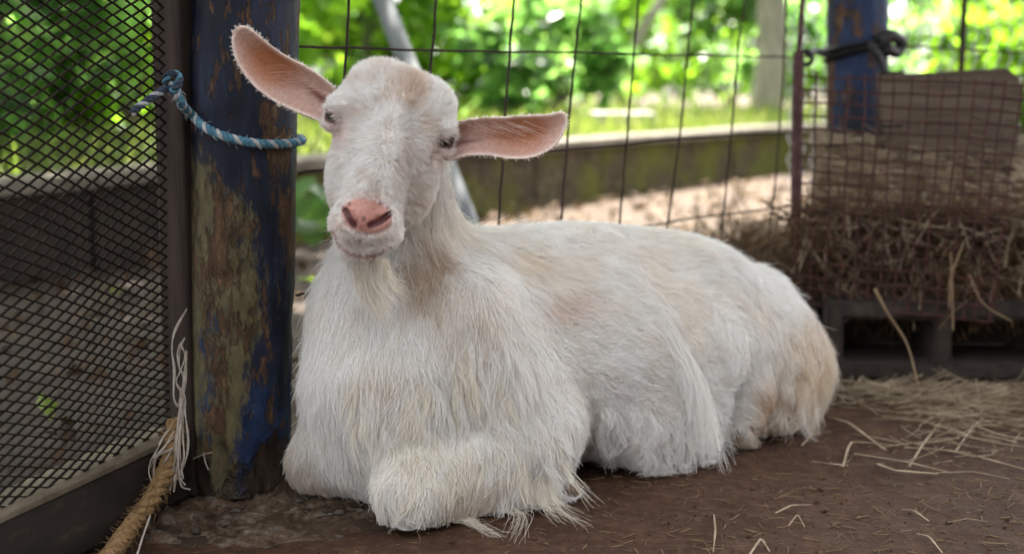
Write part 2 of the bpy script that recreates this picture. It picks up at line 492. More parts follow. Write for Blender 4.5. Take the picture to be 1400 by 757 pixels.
# raised lawn behind the kerb wall
WALL = [(-3.4, 0.6), (-1.23, 3.9), (0.35, 6.5), (1.55, 8.3), (4.5, 12.4)]
def lawn():
    pts = np.array(WALL); n = 60
    t = np.linspace(0, 1, n)
    seg = np.linspace(0, len(pts) - 1, n)
    L = np.array([[np.interp(s, range(len(pts)), pts[:, 0]), np.interp(s, range(len(pts)), pts[:, 1])] for s in seg])
    nv = norm(np.array([-0.86, 0.52]))
    ks = np.array([0.08, 0.4, 1, 2, 3.5, 5, 8, 12, 20, 35, 60, 95])
    v = []
    for a in L:
        for k in ks:
            x, y = a + nv * k
            v.append((x, y, 0.235 + 0.008 * k + 0.05 * float(fbm2(np.array([x]), np.array([y]), 0.6, 9)[0])))
    m = len(ks)
    i = np.arange(n - 1)[:, None] * m + np.arange(m - 1)[None, :]
    q = np.stack([i, i + m, i + m + 1, i + 1], -1).reshape(-1, 4)
    o = quick_mesh('lawn', np.array(v), q, M['lawn'], smooth=True)
    tag(o, kind='structure')
lawn()

def kerb_wall():
    root = empty('kerb_wall', (WALL[2][0], WALL[2][1], 0), 'low mossy concrete kerb wall along the back of the yard', 'wall'); root['kind'] = 'thing'
    pts = np.array(WALL)
    for i in range(len(pts) - 1):
        a, b = pts[i], pts[i + 1]
        d = b - a; L = np.linalg.norm(d); d = d / L
        n = max(1, round(L / 0.62))
        for k in range(n):
            c = a + d * (k + 0.5) * L / n
            ax = np.array([[d[0], d[1], 0], [-d[1], d[0], 0], [0, 0, 1]])
            w = L / n / 2 - 0.006
            MB().box((c[0], c[1], 0.10), (w, 0.075 + random.uniform(-.004, .004), 0.13), ax).build('block', M['wall_shaded'] if c[0] < -0.8 else M['wall'], root, smooth=False, bevel=0.008)  # left blocks get the colour with the shade in it
            MB().box((c[0], c[1], 0.254 + random.uniform(-.004, .004)), (w + .003, 0.10, 0.022), ax).build('coping', M['coping'], root, smooth=False, bevel=0.008)
kerb_wall()

# roof on the posts, unseen: added to shade the pen and shape its light
def roof():
    root = empty('added_pen_roof', (0, 1.5, 2.2), 'unseen rusty corrugated tin roof added to shade the goat pen', 'roof'); root['kind'] = 'thing'
    ax = FDIR; ay = FN
    w0, w1 = -1.6, 1.2
    nu, nvv = 260, 2
    us = np.linspace(-0.30, 3.6, nu)
    v = []
    for u in us:
        for w in (w0, w1):
            p = FP0 + ax * u + ay * w
            v.append((p[0], p[1], 2.25 + 0.02 * math.sin(u * 2 * math.pi / 0.076) + 0.03 * (w1 - w)))
    v = np.array(v)
    i = np.arange(nu - 1) * 2
    q = np.stack([i, i + 2, i + 3, i + 1], -1)
    o = quick_mesh('roof_sheet', v, q, M['roof_tin'], root, smooth=True)
    for w in (w0 + 0.15, -0.5, 0.12, w1 - 0.2):
        p0 = FP0 + ax * -0.25 + ay * w; p1 = FP0 + ax * 3.5 + ay * w
        c = (p0 + p1) / 2
        MB().box((c[0], c[1], 2.25 + 0.03 * (w1 - w) - 0.075), (1.87, 0.025, 0.045), np.array([ax, ay, [0, 0, 1]])).build('purlin', M['dark_wood'], root, smooth=False)
roof()

# unseen plank walls added to cut fill light, right and behind the camera
def fill_cut_wall(a, b, label):
    a = np.array([*a, 0.0]); b = np.array([*b, 0.0]); d = b - a; L = np.linalg.norm(d); d = d / L
    root = empty('added_plank_wall', tuple((a + b) / 2), label, 'wall'); root['kind'] = 'thing'
    ax = np.array([d, [-d[1], d[0], 0], [0, 0, 1]])
    n = int(L / 0.19)
    for k in range(n):
        c = a + d * (k + .5) * L / n
        MB().box(c + np.array([0, 0, .92 + random.uniform(-.02, .02)]), (L / n / 2 - .004, .011, .92), ax).build('plank', M['dark_wood'], root, smooth=False, bevel=.002)
    for z in (.35, 1.45):
        MB().box((a + b) / 2 + ax[1] * -.035 + np.array([0, 0, z]), (L / 2, .02, .045), ax).build('rail', M['dark_wood'], root, smooth=False)
fill_cut_wall((1.9, -1.0), (2.2, 1.5), 'unseen dark plank wall added right of the hay feeder to cut fill light')
fill_cut_wall((-0.2, -1.3), (1.9, -1.0), 'unseen dark plank wall added behind the camera to cut fill light')

# ================================================================== VEGETATION
def leaves(n, pos, size, tilt=1.0, seedv=0, colr=None):
    """n folded leaves: 6 verts, 2 quads each"""
    p = pos
    d = norm(rng.normal(size=(n, 3)) * np.array([1, 1, 0.6]) + np.array([0, 0, -0.2]))
    nn = norm(rng.normal(size=(n, 3)) * tilt + np.array([0, 0, 1.0]))
    s = norm(np.cross(d, nn)); nn = np.cross(s, d)
    L = size * rng.uniform(0.6, 1.3, (n, 1)); W = L * rng.uniform(0.22, 0.36, (n, 1))
    a = p; m_ = p + d * L * 0.5 - nn * L * 0.04; t = p + d * L - nn * L * 0.14
    v = np.stack([a, m_ + s * W + nn * W * .3, t, m_ - s * W + nn * W * .3, m_], 1)
    base = np.arange(n)[:, None] * 5
    q1 = base + np.array([[0, 4, 2, 1]]); q2 = base + np.array([[0, 3, 2, 4]])
    c = rng.uniform(0, 1, n) if colr is None else colr
    col = np.repeat(np.clip(c, 0, 1), 5)
    return v.reshape(-1, 3), np.concatenate([q1, q2]), np.stack([col, col, col], -1)

def blob_points(n, c, r, clumps=30, cr=0.28):
    """points in leaf clumps spread through an uneven crown"""
    cc = norm(rng.normal(size=(clumps, 3))) * rng.uniform(0.35, 1.0, (clumps, 1)) ** 0.6
    k = rng.integers(0, clumps, n)
    p = cc[k] + norm(rng.normal(size=(n, 3))) * rng.uniform(0.1, 1, (n, 1)) * cr * rng.uniform(.6, 1.3, (clumps, 1))[k]
    cv = rng.uniform(0, 1, clumps)[k] * 0.6 + rng.uniform(0, 1, n) * 0.4
    return np.asarray(c) + p * np.asarray(r), cv

def branchy(mb, base, top, r0, r1, n=7, wob=0.06):
    b = np.asarray(base, float); t = np.asarray(top, float)
    pts = [b + (t - b) * i / n + rng.normal(size=3) * wob * (0 < i < n) * np.array([1, 1, .3]) for i in range(n + 1)]
    mb.tube(resample(pts, n * 3), np.linspace(r0, r1, n * 3), 8)

def shrub(name, x, y, z0, r, h, nleaf, size, mat, label, cat='shrub', group=None, clumps=34):
    root = empty(name, (x, y, z0), label, cat, group)
    c = (x, y, z0 + h * 0.55)
    pts, cv = blob_points(nleaf, c, (r, r, h * 0.55), clumps)
    keep = pts[:, 2] > z0 + 0.02
    pts = pts[keep]; cv = cv[keep]
    v, q, col = leaves(len(pts), pts, size, colr=cv)
    o = quick_mesh('foliage', v, q, mat, root, attr={'col': col})
    o['kind'] = 'stuff'
    mb = MB()
    for k in range(6):
        an = rng.uniform(0, 6.28); rr = r * rng.uniform(.3, .8)
        branchy(mb, (x + .06 * math.cos(an), y + .06 * math.sin(an), z0 - .05), (x + rr * math.cos(an), y + rr * math.sin(an), z0 + h * rng.uniform(.5, .9)), 0.02, 0.006, 4, .04)
    mb.build('stem', M['bark'], root)
    return root

def tree(x, y, z0, h, r, crown_r, crown_h, nleaf, mat, bark, label, lean=(0, 0), size=0.16):
    root = empty('tree', (x, y, z0), label, 'tree', 'trees behind the yard')
    mb = MB()
    top = np.array([x + lean[0], y + lean[1], z0 + h])
    branchy(mb, (x, y, z0 - .1), top, r, r * 0.5, 6, 0.05)
    for k in range(7):
        an = k * 0.9 + rng.uniform(0, .5)
        b = np.array([x, y, z0]) + (top - np.array([x, y, z0])) * rng.uniform(.7, 1)
        branchy(mb, b, b + np.array([math.cos(an) * crown_r * .7, math.sin(an) * crown_r * .7, crown_h * rng.uniform(.1, .7)]), r * .4, r * .1, 4, .08)
    mb.build('trunk', bark, root)
    pts, cv = blob_points(nleaf, top + np.array([0, 0, crown_h * .35]), (crown_r, crown_r, crown_h * .6), 46, 0.24)
    v, q, col = leaves(len(pts), pts, size, colr=cv)
    o = quick_mesh('crown', v, q, mat, root, attr={'col': col}); o['kind'] = 'stuff'
    return root

def pxy(px, d):
    return (px - 700.0) / 1900.0 * d, d

# shrubs behind the kerb wall (px column, distance, radius, height, leaves, leaf size, material, label)
for px, d, r, h, n, ls, mt, lab in [
    (30, 5.6, 0.75, 1.5, 2400, 0.13, 'leaf_c', 'dull green shrub at the far left behind the mesh panel'),
    (165, 6.6, 0.85, 1.7, 2600, 0.13, 'leaf_a', 'bright green shrub seen through the mesh left of the near blue post'),
    (-90, 5.0, 0.7, 1.6, 1800, 0.14, 'leaf_c', 'bluish green shrub at the left picture edge behind the mesh'),
    (250, 8.6, 1.1, 2.1, 2600, 0.15, 'leaf_a', 'tall yellow green shrub behind the top of the near blue post'),
    (470, 10.0, 1.0, 1.7, 2600, 0.15, 'leaf_a', 'yellow green shrub above the goat, right of the near blue post'),
    (640, 11.0, 1.1, 1.8, 2600, 0.16, 'leaf_a', 'bright shrub behind the grey pipe and the goat head'),
    (735, 9.6, 0.55, 0.85, 1300, 0.14, 'leaf_c', 'low deep green shrub left of the pale slab on the lawn'),
    (860, 17.0, 1.7, 2.2, 2600, 0.2, 'leaf_a', 'sunny shrub behind the pale slab on the lawn'),
    (990, 19.0, 1.6, 2.4, 2600, 0.2, 'leaf_c', 'dull green shrub left of the grey tree trunk'),
    (1110, 20.0, 1.7, 2.5, 2400, 0.2, 'leaf_a', 'light green shrub behind the rusty pole'),
    (1250, 14.0, 1.4, 2.0, 2400, 0.18, 'leaf_c', 'grey green shrub behind the chain link fence'),
    (1385, 9.2, 0.62, 0.85, 1700, 0.19, 'leaf_a', 'bright yellow green shrub above the right end of the trough'),
    (560, 22.0, 3.0, 3.6, 2600, 0.26, 'leaf_c', 'big dull green shrub far behind the grey pipe'),
    (930, 30.0, 4.0, 4.2, 2800, 0.3, 'leaf_a', 'big bright shrub far behind the middle of the wire fence'),
    (1290, 27.0, 3.8, 4.2, 2600, 0.3, 'leaf_c', 'big dull green shrub far behind the chain link fence'),
    (1560, 6.5, 0.9, 1.5, 1800, 0.14, 'leaf_a', 'bright shrub to the right of the trough, beyond the chain link fence'),
    (1750, 8.0, 1.3, 1.9, 1800, 0.16, 'leaf_c', 'dull green shrub far to the right of the feeder'),
    (1620, 12.0, 2.0, 2.4, 1800, 0.2, 'leaf_a', 'tall bright shrub beyond the right end of the yard'),
    (60, 13.0, 2.2, 3.2, 2600, 0.2, 'leaf_b', 'big dark shrub far behind the mesh panel'),
]:
    x, y = pxy(px, d)
    shrub('shrub', x, y, 0.24 if d > 5 else 0.2, r, h, n, ls, M[mt], lab, group='shrubs beyond the kerb wall')

tree(*pxy(1042, 13.0), 0.25, 3.4, 0.16, 2.0, 2.0, 2200, M['leaf_a'], M['pale_bark'], 'grey tree trunk beyond the lawn, left of the rusty pole')
tree(*pxy(425, 11.0), 0.25, 3.2, 0.09, 1.9, 1.9, 2200, M['leaf_a'], M['pale_bark'], 'thin pale tree just right of the near blue post')
tree(*pxy(452, 14.0), 0.25, 3.6, 0.11, 2.0, 2.0, 1800, M['leaf_b'], M['bark'], 'dark tree trunk between the near blue post and the grey pipe')
tree(*pxy(805, 12.5), 0.25, 3.0, 0.055, 1.8, 1.8, 1800, M['leaf_a'], M['pale_bark'], 'slanting pale tree above the pale slab', lean=(1.9, 0.4))
tree(-3.2, 4.6, 0.1, 3.0, 0.12, 1.9, 1.8, 2600, M['leaf_a'], M['bark'], 'tree shading the yard left of the mesh panel')
tree(-1.02, 5.3, 0.2, 2.5, 0.10, 1.5, 1.5, 4200, M['leaf_b'], M['bark'], 'dark tree directly behind the near blue post')
tree(-1.12, 5.0, 0.2, 2.6, 0.07, 1.15, 1.2, 3000, M['leaf_a'], M['bark'], 'slim leaning tree directly behind the near blue post', lean=(.45, -.85))

tree(-2.1, 3.2, 0.0, 2.2, 0.10, 1.5, 1.3, 4200, M['leaf_b'], M['bark'], 'shade tree left of the pen with its crown above the mesh panel')

# low leafy plant beside the near post, behind the fence
def low_plant():
    b = on_z(432, 345)
    root = empty('low_plant', tuple(b), 'low round leafed plant on the yard between near blue post and goat', 'plant')
    n = 40
    for k in range(22):
        an = rng.uniform(0, 6.28); rr = rng.uniform(0.02, 0.13)
        c = b + np.array([math.cos(an) * rr, math.sin(an) * rr, rng.uniform(.05, .22)])
        nrm_ = norm(np.array([rng.normal() * .5, -0.6 + rng.normal() * .4, 0.8]))
        s = norm(np.cross(nrm_, [0, 0, 1.0])); t = np.cross(nrm_, s); w = rng.uniform(.03, .05)
        vs = [c] + [c + (s * math.cos(a) + t * math.sin(a) * 1.2) * w + nrm_ * 0.006 * math.cos(2 * a) for a in np.linspace(0, 6.283, 9)[:-1]]
        mb = MB().add(vs, [(0, i + 1, (i + 1) % 8 + 1) for i in range(8)])
        o = mb.build('leaf', M['leaf_c'], root)
        at = o.data.attributes.new('col', 'FLOAT_COLOR', 'POINT')
        at.data.foreach_set('color', np.full(9 * 4, rng.uniform(.3, 1), dtype=np.float32))
    mb = MB()
    for k in range(7):
        an = rng.uniform(0, 6.28)
        mb.tube(resample([b, b + np.array([math.cos(an) * .03, math.sin(an) * .03, .08]), b + np.array([math.cos(an) * .1, math.sin(an) * .1, .18])], 6), .003, 5)
    mb.build('stem', M['bark'], root)
low_plant()

# grass on the lawn and fallen leaves on the yard
def grass():
    n = 26000
    k = rng.uniform(0.02, 1, n) ** 1.6 * 22
    pts = np.array(WALL); s = rng.uniform(0.6, len(pts) - 1, n)
    ax = np.interp(s, range(len(pts)), pts[:, 0]); ay = np.interp(s, range(len(pts)), pts[:, 1])
    p = np.stack([ax - 0.86 * (k + .08), ay + 0.52 * (k + .08), 0.23 + 0.008 * k], -1)
    h = rng.uniform(0.05, 0.16, (n, 1)) * (1 + k[:, None] * 0.03)
    d = norm(rng.normal(size=(n, 3)) * np.array([.5, .5, .1]) + np.array([0, 0, 1.0])); s_ = norm(np.cross(d, rng.normal(size=(n, 3))))
    w = 0.006 + 0.0012 * k[:, None]
    v = np.stack([p - s_ * w, p + s_ * w, p + d * h + s_ * w * .3, p + d * h - s_ * w * .3], 1).reshape(-1, 3)
    q = np.arange(n)[:, None] * 4 + np.arange(4)[None]
    c = np.repeat(rng.uniform(0, 1, n), 4)
    o = quick_mesh('grass', v, q, M['grass'], attr={'col': np.stack([c] * 3, -1)})
    tag(o, 'short sunny grass covering the lawn beyond the kerb wall', 'grass', kind='stuff')
grass()

def litter():
    n = 5200
    p = np.stack([rng.uniform(-3.2, 3.0, n), rng.uniform(1.4, 8.2, n), np.zeros(n)], -1)
    side = (p[:, 0] - FP0[0]) * FN[0] + (p[:, 1] - FP0[1]) * FN[1]
    wallside = (p[:, 0] + 1.23) * -0.855 + (p[:, 1] - 3.9) * 0.52
    keep = ((side > 0.06) & (wallside < -0.05)) | ((p[:, 0] < -0.52 - 0.3 * (1.72 - p[:, 1])) & (p[:, 1] < 3.6))
    p = p[keep]; n = len(p)
    p[:, 2] = 0.008 + rng.uniform(0, .012, n)
    cl = rng.uniform(0, 1, n) * np.where(p[:, 0] < -.42, .55, 1)          # leaves at the left coloured darker for the tree shade
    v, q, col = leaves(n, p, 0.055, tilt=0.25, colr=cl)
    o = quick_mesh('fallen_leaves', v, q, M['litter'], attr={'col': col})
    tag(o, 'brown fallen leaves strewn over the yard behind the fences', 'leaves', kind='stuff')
litter()
for px, py, lab in ((160, 403, 'yellow green fallen leaf seen through the mesh, upper one'), (55, 537, 'yellow green fallen leaf seen through the lower mesh'), (428, 383, 'yellow fallen leaf between near blue post and goat neck')):
    b = on_z(px, py, 0.02)
    v, q, col = leaves(1, b[None], 0.06, tilt=0.2, colr=np.array([1.0]))
    tag(quick_mesh('fallen_leaf', v - b, q, M['leaf_a'], attr={'col': col}), lab, 'leaf', 'yellow fallen leaves').location = b

# pale slab on the lawn, leaning grey pipe
def slab():
    c = on_z(850, 158, 0.33)
    tag(MB().box((c[0], c[1], 0.31), (0.19, 0.24, 0.04)).build('stone_slab', M['pale_slab'], smooth=False, bevel=.012), 'pale sunlit slab lying on the lawn', 'slab')
slab()
a = P(508, -40, 4.1); b = P(640, 306, 3.5)
dirv = b - a
b2 = a + dirv * ((0.0 - a[2]) / dirv[2])
tag(MB().tube([a - dirv * .8, a, (a + b2) / 2, b2], 0.027, 14).build('leaning_pipe', M['grey_pipe']), 'grey pipe leaning down behind the goat head', 'pipe')

# ================================================================== PEN HARDWARE
POST_Y = 1.765
pb = on_y(325, 690, POST_Y); ptp = on_y(335, 0, POST_Y)
POST_R = 0.0675
def post_axis(z):
    k = (z - pb[2]) / (ptp[2] - pb[2])
    return pb + (ptp - pb) * k

def make_post(name, axis, r, z0, z1, mat, label, rough=0.0022, seed=0):
    nz, na = 150, 64
    v = []
    for i in range(nz):
        z = z0 + (z1 - z0) * (i / (nz - 1)) ** 1.25
        c = axis(z)
        for k in range(na):
            an = 2 * math.pi * k / na
            n1 = mnoise.noise(Vector((math.cos(an) * 2.2 + seed, math.sin(an) * 2.2, z * 9)))
            n2 = mnoise.noise(Vector((math.cos(an) * 6 + seed, math.sin(an) * 6, z * 30)))
            n3 = mnoise.noise(Vector((math.cos(an) * 3 + seed + 9, math.sin(an) * 3, z * 16)))
            rr = r + rough * (0.6 * n1 + 0.45 * n2) - 0.004 * max(0, n3 - 0.28) * 4 * (1 if z < .3 else .6)
            low = max(0.0, 1 - z / 0.09)
            rr -= low * 0.010 * max(0, 0.5 + n2 + n3)
            v.append((c[0] + rr * math.cos(an), c[1] + rr * math.sin(an), z))
    f = []
    for i in range(nz - 1):
        for k in range(na):
            k2 = (k + 1) % na
            f.append((i * na + k, i * na + k2, (i + 1) * na + k2, (i + 1) * na + k))
    o = MB().add(v, f).build(name, mat)
    return tag(o, label, 'post', 'blue roof posts')
near_post = make_post('blue_post', post_axis, POST_R, 0.0, 2.2, M['post'], 'near flaking blue and khaki post with a rope around it beside the goat')

# rough concrete footing of the post
def footing():
    v = []; f = []
    nr, na = 26, 72
    for i in range(nr):
        t = i / (nr - 1)
        for k in range(na):
            an = 2 * math.pi * k / na
            rad = 0.205 * (1 + 0.22 * mnoise.noise(Vector((math.cos(an) * 1.6, math.sin(an) * 1.6, 3)))) * t
            x = pb[0] + 0.03 + rad * math.cos(an) * 1.25; y = POST_Y - 0.03 + rad * math.sin(an) * 0.95
            z = -0.001 * (1 - t ** 3) - 0.014 * t ** 3 + 0.012 * mnoise.noise(Vector((x * 22, y * 22, 0))) + 0.010 * mnoise.noise(Vector((x * 70, y * 70, 2))) + 0.004 * mnoise.noise(Vector((x * 190, y * 190, 5)))
            v.append((x, y, z))
    for i in range(nr - 1):
        for k in range(na):
            k2 = (k + 1) % na
            f.append((i * na + k, i * na + k2, (i + 1) * na + k2, (i + 1) * na + k))
    m, nt, out = newmat('rough_footing')
    f1 = tex(nt, 38, 9, 0.7); f2 = tex(nt, 150, 6, 0.7, off=(2, 2, 2)); f3 = tex(nt, 9, 4, 0.6, off=(6, 1, 2))
    col = ramp(nt, f1, [(0.34, (0.025, 0.014, 0.008)), (0.46, (0.075, 0.047, 0.029)), (0.56, (0.15, 0.105, 0.072)), (0.68, (0.30, 0.245, 0.195))])
    col = mixc(nt, ramp(nt, f3, [(0.50, g3(0)), (0.66, g3(0.5))]), col, (0.10, 0.056, 0.035))
    principled(nt, out, col, 0.95, bump(nt, math_(nt, 'ADD', f1, math_(nt, 'MULTIPLY', f2, .5)), 0.9, 0.012), 0, .2)
    fo = MB().add(v, f).build('concrete_footing', m)
    vv = np.array(v); mb = MB()
    for k in range(420):
        b = vv[rng.integers(na * 6, na * (nr - 1))] + np.array([rng.normal() * .004, rng.normal() * .004, 0])
        r = .0014 + .0042 * rng.uniform() ** 3; sv_ = []
        for i in range(5):
            for j in range(6):
                th = math.pi * i / 4; ph = j * math.pi / 3 + k
                rr = r * (1 + .28 * rng.normal() * (0 < i < 4))
                sv_.append((b[0] + rr * math.sin(th) * math.cos(ph) * 1.3, b[1] + rr * math.sin(th) * math.sin(ph), b[2] + rr * .75 * math.cos(th)))
        mb.add(sv_, [(i * 6 + j, i * 6 + (j + 1) % 6, (i + 1) * 6 + (j + 1) % 6, (i + 1) * 6 + j) for i in range(4) for j in range(6)])
    st = mb.build('rubble', M['old_concrete'], fo); st['kind'] = 'stuff'
    tag(fo, 'rough lumpy concrete footing round the base of the near blue post', 'footing')
footing()

# ---- expanded metal panel at the left
def mesh_panel():
    a0 = np.array([-0.418, 1.735, 0.0]); dr = norm(np.array([-0.095, -0.31, 0.0])); nv = np.array([dr[1], -dr[0], 0])
    root = empty('mesh_panel', tuple(a0), 'dark rusty expanded metal mesh panel in a wooden frame at the left', 'fence panel')
    # stile, bottom rail
    MB().box(a0 + dr * 0.0 + np.array([0, 0, 0.9]), (0.016, 0.020, 0.90), np.array([dr, nv, [0, 0, 1]])).build('stile', M['dark_wood'], root, smooth=False, bevel=.003)
    c = a0 + dr * 0.52
    MB().box(c + nv * 0.012 + np.array([0, 0, 0.041]), (0.50, 0.026, 0.040), np.array([dr, nv, [0, 0, 1]])).build('rail', M['rail_wood'], root, smooth=False, bevel=.004)
    MB().box(c + nv * 0.012 + np.array([0, 0, 0.0845]), (0.50, 0.030, 0.0035), np.array([dr, nv, [0, 0, 1]])).build('rail_lit_top', M['lit_top_wood'], root, smooth=False, bevel=.0012)  # added strip: the rail's lit top face as a lighter colour
    MB().box(c + np.array([0, 0, 1.0]), (0.50, 0.018, 0.02), np.array([dr, nv, [0, 0, 1]])).build('rail', M['rail_wood'], root, smooth=False, bevel=.003)
    lw, per = 0.0172, 4          # half length of a diamond, points per half
    na = int(0.98 / lw) * per
    aa = 0.030 + np.arange(na + 1) * lw / per
    ph = np.arange(na + 1) / per
    tri = 0.5 - 0.5 * np.cos(np.pi * ph)                 # 0..1..0
    tri = 0.5 + (tri - 0.5) * 1.0
    lin = np.abs((ph % 2) - 1); lin = 1 - lin
    tri = 0.35 * tri + 0.65 * lin
    v = []; q = []; n = 0
    b = 0.05
    j = 0
    while b < 1.0:
        hs = 0.0052 + 0.0017 * min(1.0, max(0.0, (b - 0.06) / 0.30))
        t = tri if j % 2 == 0 else 1 - tri
        bb = b + t * hs
        wob = 0.004 * np.sin(aa * 9 + b * 7) + 0.003 * np.sin(aa * 23 - b * 5)
        cen = a0[None] + dr[None] * aa[:, None] + nv[None] * wob[:, None]
        cen[:, 2] = bb + 0.003 * np.sin(aa * 6 + 1)
        th, dp = 0.00078, 0.0015
        up = np.array([0, 0, 1.0])
        ring = np.stack([cen - up * th - nv * dp, cen + up * th - nv * dp, cen + up * th * 1.2 + nv * dp, cen - up * th * .8 + nv * dp], 1)
        m = len(aa)
        v.append(ring.reshape(-1, 3))
        i = n + np.arange(m - 1)[:, None] * 4
        for k in range(4):
            k2 = (k + 1) % 4
            q.append(np.concatenate([i + k, i + k2, i + 4 + k2, i + 4 + k], 1))
        n += m * 4
        b += hs; j += 1
    quick_mesh('wire_mesh', np.concatenate(v), np.concatenate(q), M['mesh_rust'], root)
    return a0, dr, nv
PA0, PDR, PNV = mesh_panel()

# ---- twisted ropes
def twisted(root, name, path, r, pitch, mats, n=None, rs=None, frac=0.55):
    p = np.asarray(path); L = np.concatenate([[0], np.cumsum(np.linalg.norm(np.diff(p, axis=0), axis=1))])
    n = n or max(12, int(L[-1] / (pitch / 9)))
    s = np.linspace(0, L[-1], n)
    q = np.stack([np.interp(s, L, p[:, i]) for i in range(3)], 1)
    t = norm(np.gradient(q, axis=0))
    a = norm(np.cross(t[0], [0.3, 0.2, 1.0])); A = []
    for i in range(n):
        a = norm(a - t[i] * np.dot(a, t[i])); A.append(a)
    A = np.array(A); B = np.cross(t, A)
    for k, m in enumerate(mats):
        ph = s / pitch * 2 * math.pi + k * 2 * math.pi / len(mats)
        rad = r * frac
        pts = q + (A * np.cos(ph)[:, None] + B * np.sin(ph)[:, None]) * rad
        rr = r * 0.56 * (1 + 0.06 * np.sin(s * 900 + k))
        MB().tube(pts, rr, 7).build('strand', m, root)

def fuzz(root, path, r, n, ln, mat, name='fibre'):
    p = np.asarray(path); mb = MB()
    for k in range(n):
        i = rng.integers(0, len(p) - 1)
        b = p[i] + (p[i + 1] - p[i]) * rng.uniform()
        d = norm(rng.normal(size=3)); t = norm(p[i + 1] - p[i])
        d = norm(d - t * np.dot(d, t) * .4)
        b = b + d * r * .8
        pts = [b, b + d * ln * .5 + t * ln * .3, b + d * ln * .8 + t * ln * rng.uniform(.2, 1)]
        mb.tube(pts, [.00035, .0003, .0002], 3)
    o = mb.build(name, mat, root); o['kind'] = 'stuff'

def on_post(px, py, gap):
    r = ray(px, py)
    z = 0.4
    for _ in range(6):
        c = post_axis(z); R0 = POST_R + gap
        ox, oy = C_[0] - c[0], C_[1] - c[1]
        A = r[0] ** 2 + r[1] ** 2; B = 2 * (ox * r[0] + oy * r[1]); Cc = ox * ox + oy * oy - R0 * R0
        disc = B * B - 4 * A * Cc
        t = (-B - math.sqrt(max(disc, 0))) / (2 * A)
        z = C_[2] + r[2] * t
    return C_ + r * t

def post_rope():
    g = 0.0065
    vis = [on_post(x, y, g) for x, y in ((263, 158), (285, 177), (315, 189), (350, 196), (385, 197), (408, 194))]
    zc = vis[-1][2]
    back = []
    a0 = math.atan2(vis[-1][1] - post_axis(zc)[1], vis[-1][0] - post_axis(zc)[0])
    for k in range(1, 9):
        an = a0 + k * (math.pi * 1.02) / 8
        z = zc + 0.012 * k / 8
        c = post_axis(z)
        back.append(np.array([c[0] + (POST_R + g) * math.cos(an), c[1] + (POST_R + g) * math.sin(an), z]))
    knot = P(238, 112, 1.650)
    start = P(246, 138, 1.655)
    root = empty('post_rope', tuple(vis[2]), 'teal and white twisted rope tied round the near blue post', 'rope')
    path = resample([knot, start] + vis + back, 220)
    twisted(root, 'rope', path, 0.0054, 0.022, [M['rope_teal'], M['rope_pale'], M['rope_teal']])
    fuzz(root, path, 0.0054, 150, 0.008, M['rope_pale'])
    tail = [knot] + [P(x, y, 1.645 - .012 * i) for i, (x, y) in enumerate(((222, 124), (200, 139), (180, 154)))]
    twisted(root, 'rope', resample(tail, 40), 0.0048, 0.022, [M['rope_navy'], M['rope_pale'], M['rope_navy']])
    kp = [knot + np.array([math.cos(t) * .008, -.006 + .005 * math.sin(2 * t), math.sin(t) * .010]) for t in np.linspace(0, 7.5, 14)]
    twisted(root, 'rope', resample(kp, 60), 0.0044, 0.022, [M['rope_navy'], M['rope_teal'], M['rope_navy']])
post_rope()
def hanging_cord():
    p = [on_plane(x, y, PA0, PNV) + np.array([.006, -.020, 0]) for x, y in ((247, -120), (249, 0), (247, 60), (243, 108))]
    root = empty('hanging_cord', tuple(p[2]), 'dark cord hanging down the stile above the rope knot', 'cord')
    twisted(root, 'cord', resample(p, 80), 0.004, 0.018, [M['rope_navy'], M['rope_teal']])
hanging_cord()

def hemp_rope():
    p = [P(240, 575, 1.715), P(236, 612, 1.70), P(226, 645, 1.675), P(207, 682, 1.64), on_z(182, 715, .017), on_z(150, 760, .014), on_z(118, 800, .013)]
    root = empty('hemp_rope', tuple(p[4]), 'thick brown hemp rope lying at the foot of the near blue post', 'rope')
    path = resample(p, 160)
    twisted(root, 'rope', path, 0.0105, 0.045, [M['hemp']] * 3)
    fuzz(root, path, 0.011, 420, 0.012, M['hemp'])
    w = [on_z(205, 705, .025), on_z(196, 730, .02), on_z(186, 762, .012)]
    MB().tube(resample(w, 10), .0012, 4).build('loose_fibre', M['white_string'], root)
hemp_rope()
def strings():
    root = empty('frayed_string', tuple(P(245, 560, 1.69)), 'bundle of frayed white strings hanging beside the near blue post', 'string')
    base = [[(253, 425), (240, 452), (235, 478), (240, 505), (238, 540), (244, 552), (250, 530)],
            [(252, 462), (244, 478), (246, 500), (252, 520), (246, 560), (242, 600), (240, 660)],
            [(254, 480), (252, 520), (247, 560), (245, 600), (243, 640), (238, 672)],
            [(254, 490), (250, 540), (248, 580), (250, 620), (247, 650), (252, 662)],
            [(238, 590), (222, 612), (207, 628), (204, 648), (212, 655), (222, 640), (236, 610)],
            [(233, 585), (226, 600), (212, 618), (203, 638), (208, 662), (218, 664)],
            [(236, 612), (216, 622), (208, 640), (212, 662), (225, 655)],
            [(246, 470), (254, 488), (246, 508), (241, 524), (252, 548), (246, 600), (250, 655)],
            [(250, 560), (240, 600), (236, 640), (230, 668)],
            [(252, 556), (256, 610), (248, 648), (240, 655)],
            [(250, 560), (244, 610), (246, 660), (258, 668)]]
    for k, b in enumerate(base):
        for rep in range(2):
            pts = [P(x + rng.normal() * 1.6, y + rng.normal() * 1.6, 1.695 - 0.02 * (y > 600) + rng.normal() * .004) for x, y in b]
            MB().tube(resample(pts, 26), rng.uniform(.0005, .0010), 4).build('strand', M['white_string'], root)
    # chips of string caught on the post
    for b in ([(262, 628), (275, 622), (290, 618)], [(278, 618), (281, 632), (285, 642)]):
        MB().tube(resample([on_post(x, y, .002) for x, y in b], 8), .0008, 4).build('strand', M['white_string'], root)
strings()

